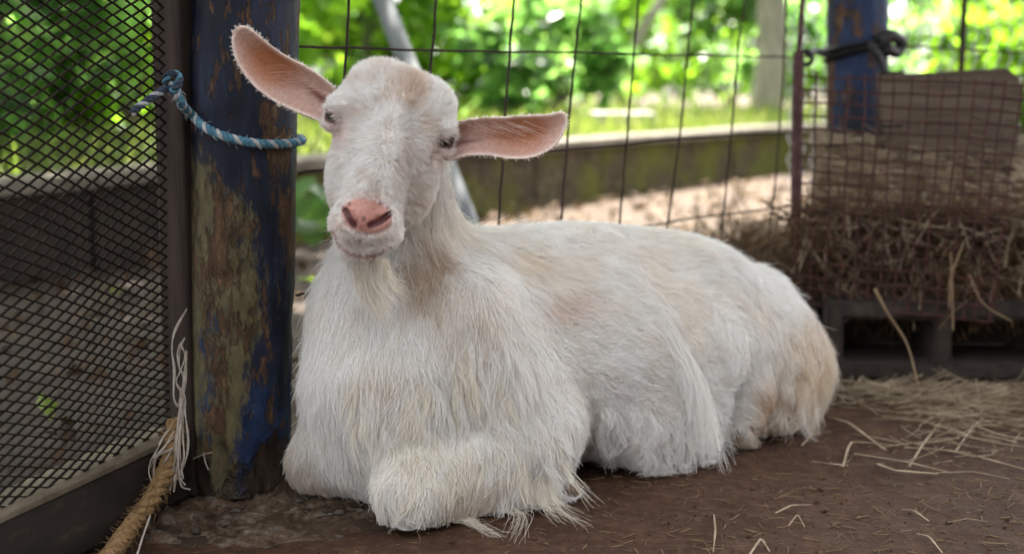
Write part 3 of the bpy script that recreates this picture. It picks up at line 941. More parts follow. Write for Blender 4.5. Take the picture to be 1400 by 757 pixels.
# ---- wire fence: traced on its own plane, extended to the ground and above the frame
def fence_pt(px, py):
    return on_plane(px, py, FP0, FN)

def wire_path(pts, ext0=None, ext1=None, wob=0.0016, n=60):
    q = [np.asarray(p) for p in pts]
    if ext0 is not None: q = [ext0] + q
    if ext1 is not None: q = q + [ext1]
    r = resample(q, n)
    off = np.array([mnoise.noise(Vector((i * .35, 7.1 * len(pts), r[0][0] * 30))) for i in range(n)])
    r[:, 0] += off * wob; r[:, 2] += np.roll(off, 9) * wob
    return r

def wire_fence():
    root = empty('wire_fence', tuple(FP0), 'rusty square wire fence behind the goat', 'fence')
    V = [[(477, 0), (471, 105)], [(597, 0), (593, 50), (589, 95)], [(703, 0), (697, 70), (691, 160), (682, 300)], [(795, 0), (789, 50), (780, 140), (767, 300)],
         [(873, 0), (867, 70), (857, 190), (847, 300)], [(947, 0), (940, 70), (931, 170), (913, 305)], [(1018, 0), (1010, 60), (1000, 180), (986, 330)], [(1076, 0), (1073, 60), (1065, 190), (1052, 330)]]
    for p in V:
        q = [fence_pt(*a) for a in p]
        d = q[-1] - q[-2]; lo = q[-1] + d * ((q[-1][2] - 0.0) / max(1e-6, -d[2]))
        d2 = q[0] - q[1]; hi = q[0] + d2 * ((1.15 - q[0][2]) / d2[2])
        MB().tube(wire_path(q, hi, lo), 0.0019, 6).build('wire', M['rust_wire'], root)
    H = [[(409, 64), (470, 66), (600, 69), (700, 71), (800, 72), (950, 76), (1100, 79)],
         [(408, 236), (440, 233), (640, 215), (800, 203), (945, 189), (1095, 181)],
         [(404, 403), (440, 397), (640, 360), (800, 325), (890, 308), (945, 299), (1090, 281)]]
    for p in H:
        MB().tube(wire_path([fence_pt(*a) for a in p]), 0.0019, 6).build('wire', M['rust_wire'], root)
    for z in (0.71, 0.86, 1.01):
        a_ = FP0 - FDIR * .15; b_ = FP0 + FDIR * 1.2
        MB().tube(wire_path([np.array([p[0], p[1], z]) for p in (a_, (a_ + b_) / 2, b_)]), 0.0019, 6).build('wire', M['rust_wire'], root)
    z0 = [fence_pt(*a) for a in ((640, 470), (800, 430), (1085, 380))]
    MB().tube(wire_path(z0), 0.0019, 6).build('wire', M['rust_wire'], root)
wire_fence()

# ---- rusty pole carrying the fence and the feeder
def rusty_pole():
    d = 2.62
    root = empty('rusty_pole', tuple(P(1088, 405, d)), 'thin rusty pole at the left edge of the hay feeder', 'pole')
    lo = P(1087, 412, d); lo2 = lo.copy(); lo2[2] = 0.0
    pts = resample([lo2, lo, P(1089, 250, d), P(1091, 110, d), P(1092, 72, d)], 40)
    rr = np.array([0.0108 * (1 + .10 * mnoise.noise(Vector((0, 0, i * .6)))) for i in range(40)])
    MB().tube(pts, rr, 12).build('pole_tube', M['pole_rust'], root)
    MB().tube(resample([P(1091, 84, d), P(1093, 60, d), P(1096, 20, d), P(1100, -60, d)], 20), 0.0052, 8).build('rod', M['pole_rust'], root)
    MB().tube(resample([P(1091, 74, d), P(1104, 70, d), P(1110, 80, d), P(1104, 88, d), P(1091, 86, d)], 22), 0.0045, 8).build('hook', M['black_rubber'], root)
rusty_pole()

# ---- hay feeder: welded wire front
FE = {'tl': (1094, 104), 'tr': (1398, 117), 'bl': (1090, 412), 'br': (1352, 440)}
def feeder_pt(u, w, dz=0.0):
    x = (FE['tl'][0] * (1 - u) + FE['tr'][0] * u) * (1 - w) + (FE['bl'][0] * (1 - u) + FE['br'][0] * u) * w
    y = (FE['tl'][1] * (1 - u) + FE['tr'][1] * u) * (1 - w) + (FE['bl'][1] * (1 - u) + FE['br'][1] * u) * w
    d = 2.53 - 0.10 * u - 0.04 * w - 0.02 * math.sin(math.pi * w) + dz
    return P(x, y, d)
def feeder():
    root = empty('hay_feeder', tuple(feeder_pt(.5, 1)), 'rusty welded wire front of the hay feeder at the right', 'feeder')
    nvw, nh = 14, 17
    for i in range(nvw + 1):
        u = i / nvw + rng.normal() * .006
        pts = [feeder_pt(u + 0.004 * rng.normal(), w) for w in np.linspace(-.02, 1, 9)]
        MB().tube(resample(pts, 26), 0.0019, 6).build('wire', M['red_rust'], root)
    for j in range(nh + 1):
        w = j / nh
        pts = [feeder_pt(u, w + 0.003 * rng.normal(), -0.003) for u in np.linspace(-.01, 1.0, 9)]
        MB().tube(resample(pts, 26), 0.0019, 6).build('wire', M['red_rust'], root)
    # the corner where the wire front turns away
    for w in np.linspace(0, 1, nh + 1)[::1]:
        a_ = feeder_pt(1, w); MB().tube(resample([a_, a_ + np.array([.012, .03, 0]), a_ + np.array([.02, .30, .01])], 10), .0019, 6).build('wire', M['red_rust'], root)
feeder()

# ---- second blue post with a rubber strap
D2 = 3.05
q0 = P(1171, 430, D2); q1 = P(1173, 0, D2)
def post2_axis(z):
    k = (z - q0[2]) / (q1[2] - q0[2]); return q0 + (q1 - q0) * k
make_post('blue_post', post2_axis, 0.066, -0.02, 2.2, M['post_far'], 'far dark blue post with a rubber strap, behind the hay feeder', seed=5)
def strap():
    r0 = 0.070
    def pt(an, z): 
        c = post2_axis(z); return np.array([c[0] + r0 * math.cos(an), c[1] + r0 * math.sin(an), z])
    za = P(1130, 72, D2)[2]; zb = P(1212, 52, D2)[2]
    root = empty('rubber_strap', tuple(pt(-1.57, za)), 'black rubber strap tied round the far blue post', 'strap')
    loop = [pt(an, za + (zb - za) * (an + math.pi) / math.pi) for an in np.linspace(-math.pi * 1.02, 0.0, 12)] + [pt(an, zb + (za - zb) * an / math.pi) for an in np.linspace(.2, math.pi * .98, 9)]
    MB().tube(resample(loop, 60), 0.0145, 8, flat=0.55).build('band', M['black_rubber'], root)
    loop2 = [p + np.array([0, -.006, -.018 + .02 * i / 12]) for i, p in enumerate(loop[:12])]
    MB().tube(resample(loop2, 40), 0.010, 8, flat=0.6).build('band', M['black_rubber'], root)
    MB().tube(resample([P(1128, 74, D2 - .06), P(1116, 70, D2 - .2), P(1106, 74, D2 - .4)], 16), .008, 8).build('band', M['black_rubber'], root)
    k = P(1222, 55, D2 - .03)
    MB().tube(resample([P(1200, 55, D2 - .075), P(1218, 48, D2 - .06), P(1232, 58, D2 - .03), P(1226, 72, D2 - .03), P(1212, 66, D2 - .07)], 24), .013, 8).build('knot', M['black_rubber'], root)
    MB().tube(resample([P(1188, 60, D2 - .085), P(1200, 75, D2 - .09), P(1208, 95, D2 - .09), P(1212, 120, D2 - .08)], 24), .0085, 8).build('tail', M['black_rubber'], root)
strap()
def tie_wire():
    p = [P(1226, 62, D2), P(1290, 66, D2 + .1), P(1350, 70, D2 + .2), P(1440, 72, D2 + .3)]
    tag(MB().tube(wire_path(p), .003, 6).build('tie_wire', M['rust_wire']), 'horizontal wire running right from the rubber strap', 'wire')
tie_wire()

# ---- grey trough boards behind the feeder
def trough():
    d0, d1 = 2.86, 2.80
    root = empty('feed_trough', tuple(P(1300, 215, 2.83)), 'weathered grey wooden trough behind the hay feeder', 'trough')
    def board(poly, th, mat, name):
        fr = [P(x, y, d0 + (d1 - d0) * (x - 1200) / 200) for x, y in poly]
        bk = [p + np.array([0.0, th, 0.0]) for p in fr]
        n = len(poly)
        MB().add(fr + bk, [tuple(range(n)), tuple(range(n, 2 * n))[::-1]] + [(i + n, (i + 1) % n + n, (i + 1) % n, i) for i in range(n)]).build(name, mat, root, smooth=False, bevel=.003)
    board([(1203, 103), (1375, 93), (1392, 103), (1399, 122), (1394, 168), (1210, 172)], .03, M['grey_wood'], 'board')
    board([(1210, 175), (1394, 171), (1388, 222), (1215, 226)], .03, M['grey_wood'], 'board')
    board([(1215, 229), (1388, 225), (1384, 290), (1216, 292)], .03, M['grey_wood'], 'board')
    b0 = P(1208, 100, d0) ; 
    MB().box(P(1216, 190, d0 + .04) , (.022, .02, .14)).build('cleat', M['dark_wood'], root, smooth=False, bevel=.003)
    MB().box(P(1300, 180, d0 + .30), (.13, .012, .12)).build('back_board', M['grey_wood'], root, smooth=False, bevel=.003)
trough()

# ---- hollow concrete blocks under the feeder
def hollow_block(c, hx, hy, hz, label, yaw=0.0, cells=2, name='hollow_block'):
    """block lying on its side: its cells open towards the camera"""
    wl_, wt = 0.030, 0.030
    bm = bmesh.new()
    xs = [-hx, -hx + wl_]
    cw = (2 * hx - wl_ * (cells + 1)) / max(cells, 1)
    if not cells: xs = [-hx, hx]
    for k in range(cells):
        xs += [xs[-1] + cw, xs[-1] + cw + wl_]
    zs = [-hz, -hz + wt, hz - wt * .95, hz]
    cy, sy = math.cos(yaw), math.sin(yaw)
    def vv(x, y, z):
        return bm.verts.new((c[0] + x * cy - y * sy, c[1] + x * sy + y * cy, c[2] + z))
    for i in range(len(xs) - 1):
        for j in range(3):
            if j == 1 and i % 2 == 1:
                bm.faces.new([vv(xs[i], hy - .012, zs[1]), vv(xs[i + 1], hy - .012, zs[1]), vv(xs[i + 1], hy - .012, zs[2]), vv(xs[i], hy - .012, zs[2])])
                continue
            x0, x1, z0, z1 = xs[i], xs[i + 1], zs[j], zs[j + 1]
            a = [vv(x0, -hy, z0), vv(x1, -hy, z0), vv(x1, -hy, z1), vv(x0, -hy, z1)]
            b = [vv(x0, hy, z0), vv(x1, hy, z0), vv(x1, hy, z1), vv(x0, hy, z1)]
            bm.faces.new(a); bm.faces.new(b[::-1])
            def open_(ii, jj):
                if ii < 0 or ii >= len(xs) - 1 or jj < 0 or jj > 2: return True
                return jj == 1 and ii % 2 == 1
            if open_(i - 1, j): bm.faces.new((a[0], a[3], b[3], b[0]))
            if open_(i + 1, j): bm.faces.new((a[1], b[1], b[2], a[2]))
            if open_(i, j - 1): bm.faces.new((a[0], b[0], b[1], a[1]))
            if open_(i, j + 1): bm.faces.new((a[3], a[2], b[2], b[3]))
    bmesh.ops.remove_doubles(bm, verts=bm.verts, dist=1e-5)
    bmesh.ops.bevel(bm, geom=[e for e in bm.edges if e.calc_face_angle(0) > 0.5], offset=0.006, segments=2, affect='EDGES')
    bmesh.ops.subdivide_edges(bm, edges=[e for e in bm.edges if e.calc_length() > .03], cuts=3, use_grid_fill=True)
    for v in bm.verts:
        n1 = mnoise.noise(v.co * 40) * .0022 + mnoise.noise(v.co * 110) * .0012
        v.co += Vector((n1, n1 * .7, -n1))
    me = bpy.data.meshes.new(name); bm.to_mesh(me); bm.free()
    me.materials.append(M['block'])
    me.shade_smooth()
    try: me.set_sharp_from_angle(angle=R(35))
    except Exception: pass
    o = bpy.data.objects.new(name, me); COL.objects.link(o)
    tag(o, label, 'block', 'hollow concrete blocks under the feeder')
BL = on_z(1132, 522); BT = P(1132, 425, BL[1] / math.cos(PITCH) )
BW = 0.205; BH = 0.068; BY = BL[1] + 0.10
hollow_block((BL[0] + BW, BY, BH + .003), BW, 0.10, BH, 'hollow concrete block with two dark cells facing out, beside the goat rump', yaw=-0.03)
hollow_block((BL[0] + 3 * BW + .012, BY - .012, BH + .003), BW, 0.10, BH, 'hollow concrete block at the right picture edge under the hay', yaw=-0.03)
hollow_block((BL[0] - 0.045 - .06, BY + .14, BH + .003), .10, 0.19, BH, 'plain concrete block end under the rusty pole, partly behind the goat rump', yaw=-0.03, cells=0)

# ================================================================== HAY AND STRAW
def straw_mesh(name, mat, p, d, L, r, bend=0.25, parent=None, segs=4):
    """n bent triangular straws as one mesh"""
    n = len(p)
    t = np.linspace(0, 1, segs)[None, :, None]
    side = norm(np.cross(d, rng.normal(size=(n, 3))))
    c = p[:, None] + d[:, None] * (t * L[:, None, None]) + side[:, None] * ((t ** 2) * (L * bend)[:, None, None] * rng.uniform(-1, 1, (n, 1, 1)))
    b = np.cross(d, side)
    an = np.array([0, 2.094, 4.189])
    ring = side[:, None, None] * np.cos(an)[None, None, :, None] + b[:, None, None] * np.sin(an)[None, None, :, None]
    v = c[:, :, None] + ring * r[:, None, None, None]
    v = v.reshape(-1, 3)
    base = np.arange(n)[:, None, None] * segs * 3 + np.arange(segs - 1)[None, :, None] * 3
    q = []
    for k in range(3):
        k2 = (k + 1) % 3
        q.append(np.stack([base[..., 0] + k, base[..., 0] + k2, base[..., 0] + 3 + k2, base[..., 0] + 3 + k], -1).reshape(-1, 4))
    return quick_mesh(name, v, np.concatenate(q), mat, parent)

def hay_pile():
    """heap of hay filling the feeder: a lumpy core mesh and loose straws"""
    cx0, cx1 = P(1096, 300, 2.6)[0], P(1470, 300, 2.6)[0]
    def lft(y): return (1104 - 700) / 1900 * y
    nx, ny = 90, 60
    v = []
    y0, y1 = 2.53, 3.35
    for i in range(nx):
        for j in range(ny):
            t = j / (ny - 1); y = y0 + (y1 - y0) * t; x = lft(y) + (cx1 + .15 * t - lft(y)) * i / (nx - 1)
            top = 0.235 + 0.16 * min(1, t * 2.2) - 0.02 * t
            edge = min(1.0, (j / 4.0)) ** .6 * min(1, (i / 4.0)) ** .5 * min(1, (ny - 1 - j) / 6.0) ** .5
            z = 0.13 + (top - 0.13) * edge + 0.02 * mnoise.noise(Vector((x * 9, y * 9, 1))) * edge + 0.012 * mnoise.noise(Vector((x * 28, y * 28, 2))) * edge
            v.append((x, y + 0.012 * mnoise.noise(Vector((x * 20, z * 20, 4))), z))
    v = np.array(v)
    i = np.arange(nx - 1)[:, None] * ny + np.arange(ny - 1)[None]
    q = np.stack([i, i + ny, i + ny + 1, i + 1], -1).reshape(-1, 4)
    # skirt
    base = len(v); sk = v.reshape(nx, ny, 3)[:, 0].copy(); sk[:, 2] = 0.128
    v2 = np.concatenate([v, sk]); k = np.arange(nx - 1)
    q = np.concatenate([q, np.stack([base + k, base + k + 1, (k + 1) * ny, k * ny], -1)])
    root = empty('hay_pile', ((cx0 + cx1) / 2, 2.9, .14), 'heap of brown hay filling the wire feeder', 'hay')
    o = quick_mesh('hay_heap', v2, q, M['hay_core'], root, smooth=True)
    # loose straws on top and poking out of the front
    n = 1500
    t = rng.uniform(0, 1, n); y = y0 + (y1 - y0) * t; x = lft(y) + .03 + (cx1 - lft(y)) * rng.uniform(0, 1, n)
    z = 0.235 + 0.16 * np.minimum(1, t * 2.2) + rng.uniform(-.01, .02, n)
    d = norm(np.stack([rng.normal(size=n), rng.normal(size=n), rng.normal(size=n) * .12], -1))
    o = straw_mesh('straw', M['straw'], np.stack([x, y, z], -1), d, rng.uniform(.03, .09, n), rng.uniform(.0008, .002, n), .3, root); o['kind'] = 'stuff'
    n = 5200
    x = rng.uniform(cx0 - .02, cx1, n); z = 0.135 + (rng.uniform(0, 1, n) ** 1.3) * 0.16; y = 2.53 - .09 * (x - cx0) / (cx1 - cx0) + np.abs(rng.normal(size=n)) * .025 - .006 + (z - .13) * 0.25
    d = norm(np.stack([rng.normal(size=n), -0.35 + rng.normal(size=n) * .5, rng.normal(size=n) * .7 - .35], -1))
    o = straw_mesh('straw', M['hay'], np.stack([x, y, z], -1), d, rng.uniform(.03, .10, n), rng.uniform(.0008, .0019, n), .4, root); o['kind'] = 'stuff'
    n = 170
    x = rng.uniform(cx0 - .02, cx1, n); z = 0.15 + rng.uniform(0, 1, n) * 0.14; y = 2.51 - .09 * (x - cx0) / (cx1 - cx0)
    d = norm(np.stack([rng.normal(size=n) * .7, -0.45 + rng.normal(size=n) * .3, rng.normal(size=n) * .5 - .6], -1))
    o = straw_mesh('straw', M['straw'], np.stack([x, y, z], -1), d, rng.uniform(.04, .11, n), rng.uniform(.0006, .0013, n), .4, root); o['kind'] = 'stuff'
hay_pile()

def brush():
    root = empty('dry_brush', tuple(on_z(1045, 400)), 'clump of dry brown brush behind the goat rump', 'brush')
    n = 2600
    c = on_z(1045, 408)
    p = np.stack([c[0] + rng.normal(size=n) * .10, c[1] + rng.normal(size=n) * .14 + .1, np.abs(rng.normal(size=n)) * .055], -1)
    d = norm(np.stack([rng.normal(size=n) * .8, rng.normal(size=n) * .8, np.abs(rng.normal(size=n))], -1))
    o = straw_mesh('twigs', M['hay'], p, d, rng.uniform(.03, .13, n), rng.uniform(.0008, .002, n), .5, root); o['kind'] = 'stuff'
    n = 300
    p = np.stack([c[0] + rng.normal(size=n) * .12, c[1] + rng.normal(size=n) * .14 + .1, np.abs(rng.normal(size=n)) * .06], -1)
    d = norm(np.stack([rng.normal(size=n) * .8, rng.normal(size=n) * .8, np.abs(rng.normal(size=n))], -1))
    o = straw_mesh('twigs', M['straw'], p, d, rng.uniform(.03, .13, n), rng.uniform(.0008, .0016, n), .5, root); o['kind'] = 'stuff'
brush()

def floor_straw():
    n = 620
    px = np.where(rng.uniform(size=n) < .6, 1290 + rng.normal(size=n) * 75, rng.uniform(1140, 1460, n)); py = 528 + np.abs(rng.normal(size=n)) * np.where(px > 1230, 42, 16)
    keep = py < 640; px = px[keep]; py = py[keep]; n = len(px)
    b = np.array([on_z(a, c, 0.0) for a, c in zip(px, py)])
    b[:, 2] = floor_z(b[:, 0], b[:, 1]) + rng.uniform(.001, .012, n)
    an = rng.normal(size=n) * .8 + (rng.uniform(size=n) < .4) * rng.uniform(0, 3.14, n)
    d = norm(np.stack([np.cos(an), np.sin(an) * .8, rng.normal(size=n) * .06], -1))
    o = straw_mesh('floor_straw', M['straw'], b, d, rng.uniform(.02, .13, n), rng.uniform(.0004, .0013, n), .25)
    tag(o, 'mat of pale straw strewn on the floor in front of the hollow blocks', 'straw', kind='stuff')
    # crumbs over the floor
    n = 2200
    b = np.stack([rng.uniform(-.6, 1.2, n), rng.uniform(1.3, 2.5, n), np.zeros(n)], -1)
    b[:, 2] = floor_z(b[:, 0], b[:, 1]) + .0012
    an = rng.uniform(0, 6.28, n)
    d = norm(np.stack([np.cos(an), np.sin(an), np.zeros(n)], -1))
    o = straw_mesh('chaff', M['chaff'], b, d, rng.uniform(.002, .010, n) * (1 + (rng.uniform(size=n) < .06) * 1.5), rng.uniform(.0003, .0008, n), .4)
    tag(o, 'tiny bits of brown chaff scattered over the pen floor', 'chaff', kind='stuff')
floor_straw()
def trodden():
    n = 420
    px = 780 + 640 * rng.uniform(size=n) ** .8; py = 600 + 175 * rng.uniform(size=n)
    b = np.array([on_z(a, c, 0.0) for a, c in zip(px, py)]); b[:, 2] = floor_z(b[:, 0], b[:, 1]) + .0008
    an = rng.uniform(0, 6.28, n); d = norm(np.stack([np.cos(an), np.sin(an), rng.normal(size=n) * .02], -1))
    o = straw_mesh('trodden_straw', M['stalk'], b, d, rng.uniform(.006, .030, n), rng.uniform(.0004, .0010, n), .3)
    tag(o, 'short bits of trodden brown straw pressed into the pen floor', 'straw', kind='stuff')
trodden()

def lone_straws():
    L = [([(1060, 706), (1082, 700), (1109, 692)], .0017, 'short straight pale straw on the bare floor right of the goat knee'),
         ([(976, 710), (978, 735), (975, 760)], .0012, 'upright yellowish straw at the bottom edge below the goat belly'),
         ([(1024, 764), (1040, 745), (1052, 758)], .0014, 'bent pale straw forming a peak at the bottom edge'),
         ([(1078, 722), (1090, 714), (1100, 724)], .001, 'faint curled straw above the peaked straw'),
         ([(1234, 696), (1250, 704), (1270, 714)], .0015, 'short brownish straw on bare floor right of centre'),
         ([(1254, 732), (1270, 742), (1288, 758)], .0012, 'thin straw running off the bottom edge at the right'),
         ([(1296, 716), (1322, 717), (1350, 717)], .0009, 'very thin level straw on the bare floor at the right'),
         ([(1132, 575), (1160, 588), (1210, 617)], .0024, 'thick tan straw running down right from the goat rump'),
         ([(1152, 640), (1164, 612), (1230, 612)], .0016, 'kinked straw shaped like an elbow on the floor'),
         ([(1200, 638), (1225, 650), (1282, 651)], .0026, 'thick split pale straw below the straw mat'),
         ([(1110, 632), (1140, 640), (1160, 637)], .0013, 'reddish thin straw close to the goat rump'),
         ([(1168, 622), (1240, 638), (1300, 648)], .0015, 'long thin straw slanting across below the straw mat'),
         ([(1243, 640), (1262, 612), (1292, 572)], .0016, 'straw slanting up to the right into the straw mat'),
         ([(1306, 622), (1330, 590), (1348, 570)], .0014, 'straw slanting up to the right at the mat near the edge'),
         ([(1205, 572), (1260, 585), (1330, 602)], .0018, 'long straw lying along the upper straw mat'),
         ([(1290, 618), (1340, 632), (1410, 645)], .0016, 'long straw running off the right edge of the picture'),
         ([(1096, 612), (1112, 600), (1135, 594)], .0013, 'short straw touching the goat rump'),
         ([(1280, 648), (1330, 650), (1380, 655)], .0012, 'thin pale straw trailing right from the split straw')]
    for pts, r, lab in L:
        q = [on_z(x, y, 0.0) for x, y in pts]
        q = [np.array([p[0], p[1], float(floor_z(np.array([p[0]]), np.array([p[1]]))[0]) + .002 + r + .004 * (i == 1)]) for i, p in enumerate(q)]
        q = np.array(q); tt_ = np.linspace(0, len(q) - 1, 13); lin = np.array([[np.interp(t, range(len(q)), q[:, i]) for i in range(3)] for t in tt_]); lin = .65 * lin + .35 * resample(q, 13)
        tag(MB().tube(lin, np.array([r * .9] * 4 + [r] * 5 + [r * .6] * 4) * 1.15, 5, flat=.4).build('straw', M['straw']), lab, 'straw', 'single straws on the pen floor')
    # straws hanging out of the feeder
    H = [([(1196, 395), (1215, 430), (1240, 470), (1256, 528)], .0024, 'long stalk hanging from the hay down to the floor before the block'),
         ([(1300, 345), (1302, 400), (1303, 452)], .0018, 'upright stalk hanging from the hay at the right'),
         ([(1318, 330), (1300, 380), (1298, 420)], .0016, 'curved stalk crossing the upright one in the hay'),
         ([(1325, 375), (1345, 415), (1385, 440)], .0015, 'thin stalk drooping right at the lower edge of the hay'),
         ([(1283, 450), (1305, 425), (1330, 405)], .0014, 'short stalk sticking down left from the lower edge of the hay')]
    for pts, r, lab in H:
        n = len(pts)
        q = [P(x, y, 2.40 - 0.03 * i) for i, (x, y) in enumerate(pts)]
        tag(MB().tube(resample(q, 20), np.linspace(r * 1.2, r * .6, 20), 5, flat=.7).build('stalk', M['stalk']), lab, 'stalk', 'stalks hanging out of the feeder')
lone_straws()

# pebbles and droppings on the floor
def pebbles():
    mb = MB()
    for k in range(650):
        px, py = rng.uniform(300, 1400), rng.uniform(600, 790)
        b = on_z(px, py)
        r = rng.uniform(.0007, .0017) if rng.uniform() < .9 else rng.uniform(.002, .0042)
        z = float(floor_z(np.array([b[0]]), np.array([b[1]]))[0])
        v = []
        for i in range(5):
            for j in range(6):
                th = math.pi * i / 4; ph = j * math.pi / 3
                rr = r * (1 + .25 * rng.normal() * (0 < i < 4))
                v.append((b[0] + rr * math.sin(th) * math.cos(ph), b[1] + rr * math.sin(th) * math.sin(ph), z + r * .3 + rr * .7 * math.cos(th)))
        mb.add(v, [(i * 6 + j, i * 6 + (j + 1) % 6, (i + 1) * 6 + (j + 1) % 6, (i + 1) * 6 + j) for i in range(4) for j in range(6)])
    tag(mb.build('grit', M['clod']), 'fine grit and pebbles on the bare pen floor', 'grit', kind='stuff')
pebbles()

# chain link fence far right
def chain_link():
    d = 3.7
    root = empty('chain_link_fence', tuple(P(1310, 330, d)), 'chain link fence behind the trough at the right', 'fence')
    o0 = P(1075, 0, d); x0 = o0[0]; x1 = x0 + 1.15; y = d
    mb = MB(); c = 0.030; z0, z1 = 0.02, 1.0
    n = int((x1 - x0) / c)
    for k in range(n):
        pts = []
        m = int((z1 - z0) / c)
        for j in range(m + 1):
            pts.append((x0 + k * c + (c * .52 if j % 2 else -c * .02), y + (.003 if j % 2 else -.003), z0 + j * c))
        mb.tube(np.array(pts), .0021, 4, caps=False)
    o = mb.build('wire_mesh', M['galv'], root); o['kind'] = 'stuff'
    b = P(1306, 0, d)
    MB().tube(np.array([[b[0], y - .01, 0], [b[0], y - .01, .5], [b[0], y - .01, 1.05]]), .009, 8).build('post', M['rust_wire'], root)
chain_link()

# ================================================================== THE GOAT
# body frame: s along the spine from chest to rump, t towards the near flank, z up
GA = np.array([0.8, 0.6, 0.0]); GL = np.array([0.6, -0.8, 0.0]); GZ = np.array([0, 0, 1.0]); G0 = np.array([-0.147, 1.75, 0.0])
def Bp(s, t, z): return G0 + GA * s + GL * t + GZ * z
BAX = np.array([GA, GL, GZ])
# head frame: u right, v down the face, w out of the face, in px of the photograph scaled at the head's distance
HD = 1.63
HS = 1900.0 / HD
HC = P(534, 175, HD)
hw = norm(C_ - HC)
_r = norm(np.cross(hw, U_)) * -1.0
_r = norm(np.cross(U_, hw)); _d = -norm(np.cross(hw, _r))
ROLL = R(12.0)
hu = _r * math.cos(ROLL) + _d * math.sin(ROLL)
hv = -_r * math.sin(ROLL) + _d * math.cos(ROLL)
HAX = np.array([hu, hv, hw])
HL = np.linalg.norm(C_ - HC)
def Hp(u, v, w=0.0):
    k = 1 - w / HS / HL
    return HC + (hu * u + hv * v) * (k / HS) + hw * (w / HS)
def px2uv(px, py):
    dx, dy = px - 534.0, py - 175.0
    c, s = math.cos(ROLL), math.sin(ROLL)
    return dx * c + dy * s, -dx * s + dy * c
def Hpx(px, py, w=0.0):
    u, v = px2uv(px, py)
    return Hp(u, v, w)

# ---- distance field on a grid that is finer round the head
def axis_pts(lo, hi, f0, f1, fine, coarse):
    a = np.arange(lo, f0, coarse); b = np.arange(f0, f1, fine); c = np.arange(f1, hi + coarse, coarse)
    return np.concatenate([a, b, c])
GX = axis_pts(-0.40, 0.58, -0.345, 0.085, 0.0021, 0.0055)
GY = axis_pts(1.42, 2.44, 1.50, 1.72, 0.0021, 0.0055)
GZs = axis_pts(-0.025, 0.62, 0.285, 0.60, 0.0021, 0.0055)
FLD = np.full((len(GX), len(GY), len(GZs)), 0.5, dtype=np.float32)
HEADF = None

def block(center, ext, m):
    sl = []
    for ax, c, e in zip((GX, GY, GZs), center, ext):
        i0 = max(0, np.searchsorted(ax, c - e - m) - 1); i1 = min(len(ax), np.searchsorted(ax, c + e + m) + 1)
        sl.append(slice(i0, i1))
    return tuple(sl)
def coords(sl):
    return (GX[sl[0]].astype(np.float32)[:, None, None], GY[sl[1]].astype(np.float32)[None, :, None], GZs[sl[2]].astype(np.float32)[None, None, :])
def combine(fld, sl, d, k, op):
    f = fld[sl]
    if op == 'u':
        h = np.maximum(k - np.abs(f - d), 0) / k
        fld[sl] = np.minimum(f, d) - h * h * k * 0.25
    else:
        h = np.maximum(k - np.abs(f + d), 0) / k
        fld[sl] = np.maximum(f, -d) + h * h * k * 0.25
def ell(c, ax, r, k=0.03, op='u', fld=None):
    fld = FLD if fld is None else fld
    c = np.asarray(c); r = np.asarray(r, float); ax = np.asarray(ax)
    ext = np.sqrt(((ax * r[:, None]) ** 2).sum(0))
    sl = block(c, ext, max(k, .012) * 1.3)
    X, Y, Z = coords(sl); X = X - c[0]; Y = Y - c[1]; Z = Z - c[2]
    k0 = 0; k1 = 0
    for i in range(3):
        q = X * ax[i][0] + Y * ax[i][1] + Z * ax[i][2]
        k0 = k0 + (q / r[i]) ** 2; k1 = k1 + (q / r[i] ** 2) ** 2
    k0 = np.sqrt(k0); k1 = np.sqrt(k1) + 1e-9
    combine(fld, sl, (k0 * (k0 - 1) / k1).astype(np.float32), k, op)
def cone(a, b, r1, r2, k=0.03, op='u', fld=None):
    fld = FLD if fld is None else fld
    a = np.asarray(a); b = np.asarray(b); rm = max(r1, r2)
    sl = block((a + b) / 2, np.abs(b - a) / 2 + rm, max(k, .012) * 1.3)
    X, Y, Z = coords(sl); X = X - a[0]; Y = Y - a[1]; Z = Z - a[2]
    ba = b - a; L2 = np.dot(ba, ba)
    t = np.clip((X * ba[0] + Y * ba[1] + Z * ba[2]) / L2, 0, 1)
    d = np.sqrt((X - ba[0] * t) ** 2 + (Y - ba[1] * t) ** 2 + (Z - ba[2] * t) ** 2) - (r1 + (r2 - r1) * t)
    combine(fld, sl, d.astype(np.float32), k, op)
def chain(pts, rs, k=0.01, op='u', fld=None):
    for i in range(len(pts) - 1):
        cone(pts[i], pts[i + 1], rs[i], rs[i + 1], k, op, fld)

# trunk
ell(Bp(.23, 0, .158), BAX, (.29, .142, .150))
ell(Bp(.37, .012, .138), BAX, (.24, .158, .130))
ell(Bp(.11, 0, .215), BAX, (.13, .085, .098), .04)
ell(Bp(.014, .010, .130), BAX, (.116, .098, .140), .04)
ell(Bp(-.015, .0, .062), BAX, (.100, .092, .064), .03)
ell(Bp(.54, 0, .145), BAX, (.15, .125, .115), .04)
ell(Bp(.50, .05, .235), BAX, (.06, .04, .04), .05)          # hip bone
ell(Bp(.63, .03, .075), BAX, (.128, .10, .090), .04)
ell(Bp(.60, .07, .105), BAX, (.10, .075, .105), .035)
cone(Bp(.66, 0, .185), Bp(.735, .01, .09), .045, .05, .05)
ell(Bp(.36, .118, .068), BAX, (.105, .056, .070), .03)      # stifle bulge
ell(on_z(1006, 618) + np.array([0, 0, .035]), BAX, (.040, .10, .070), .03, 's')   # hollow behind the stifle
cone(P(1018, 535, 2.0), P(1004, 586, 1.985), .036, .021, .02)  # hind pastern
ell(Bp(.30, -.02, .252), BAX, (.27, .065, .062), .06)       # back line
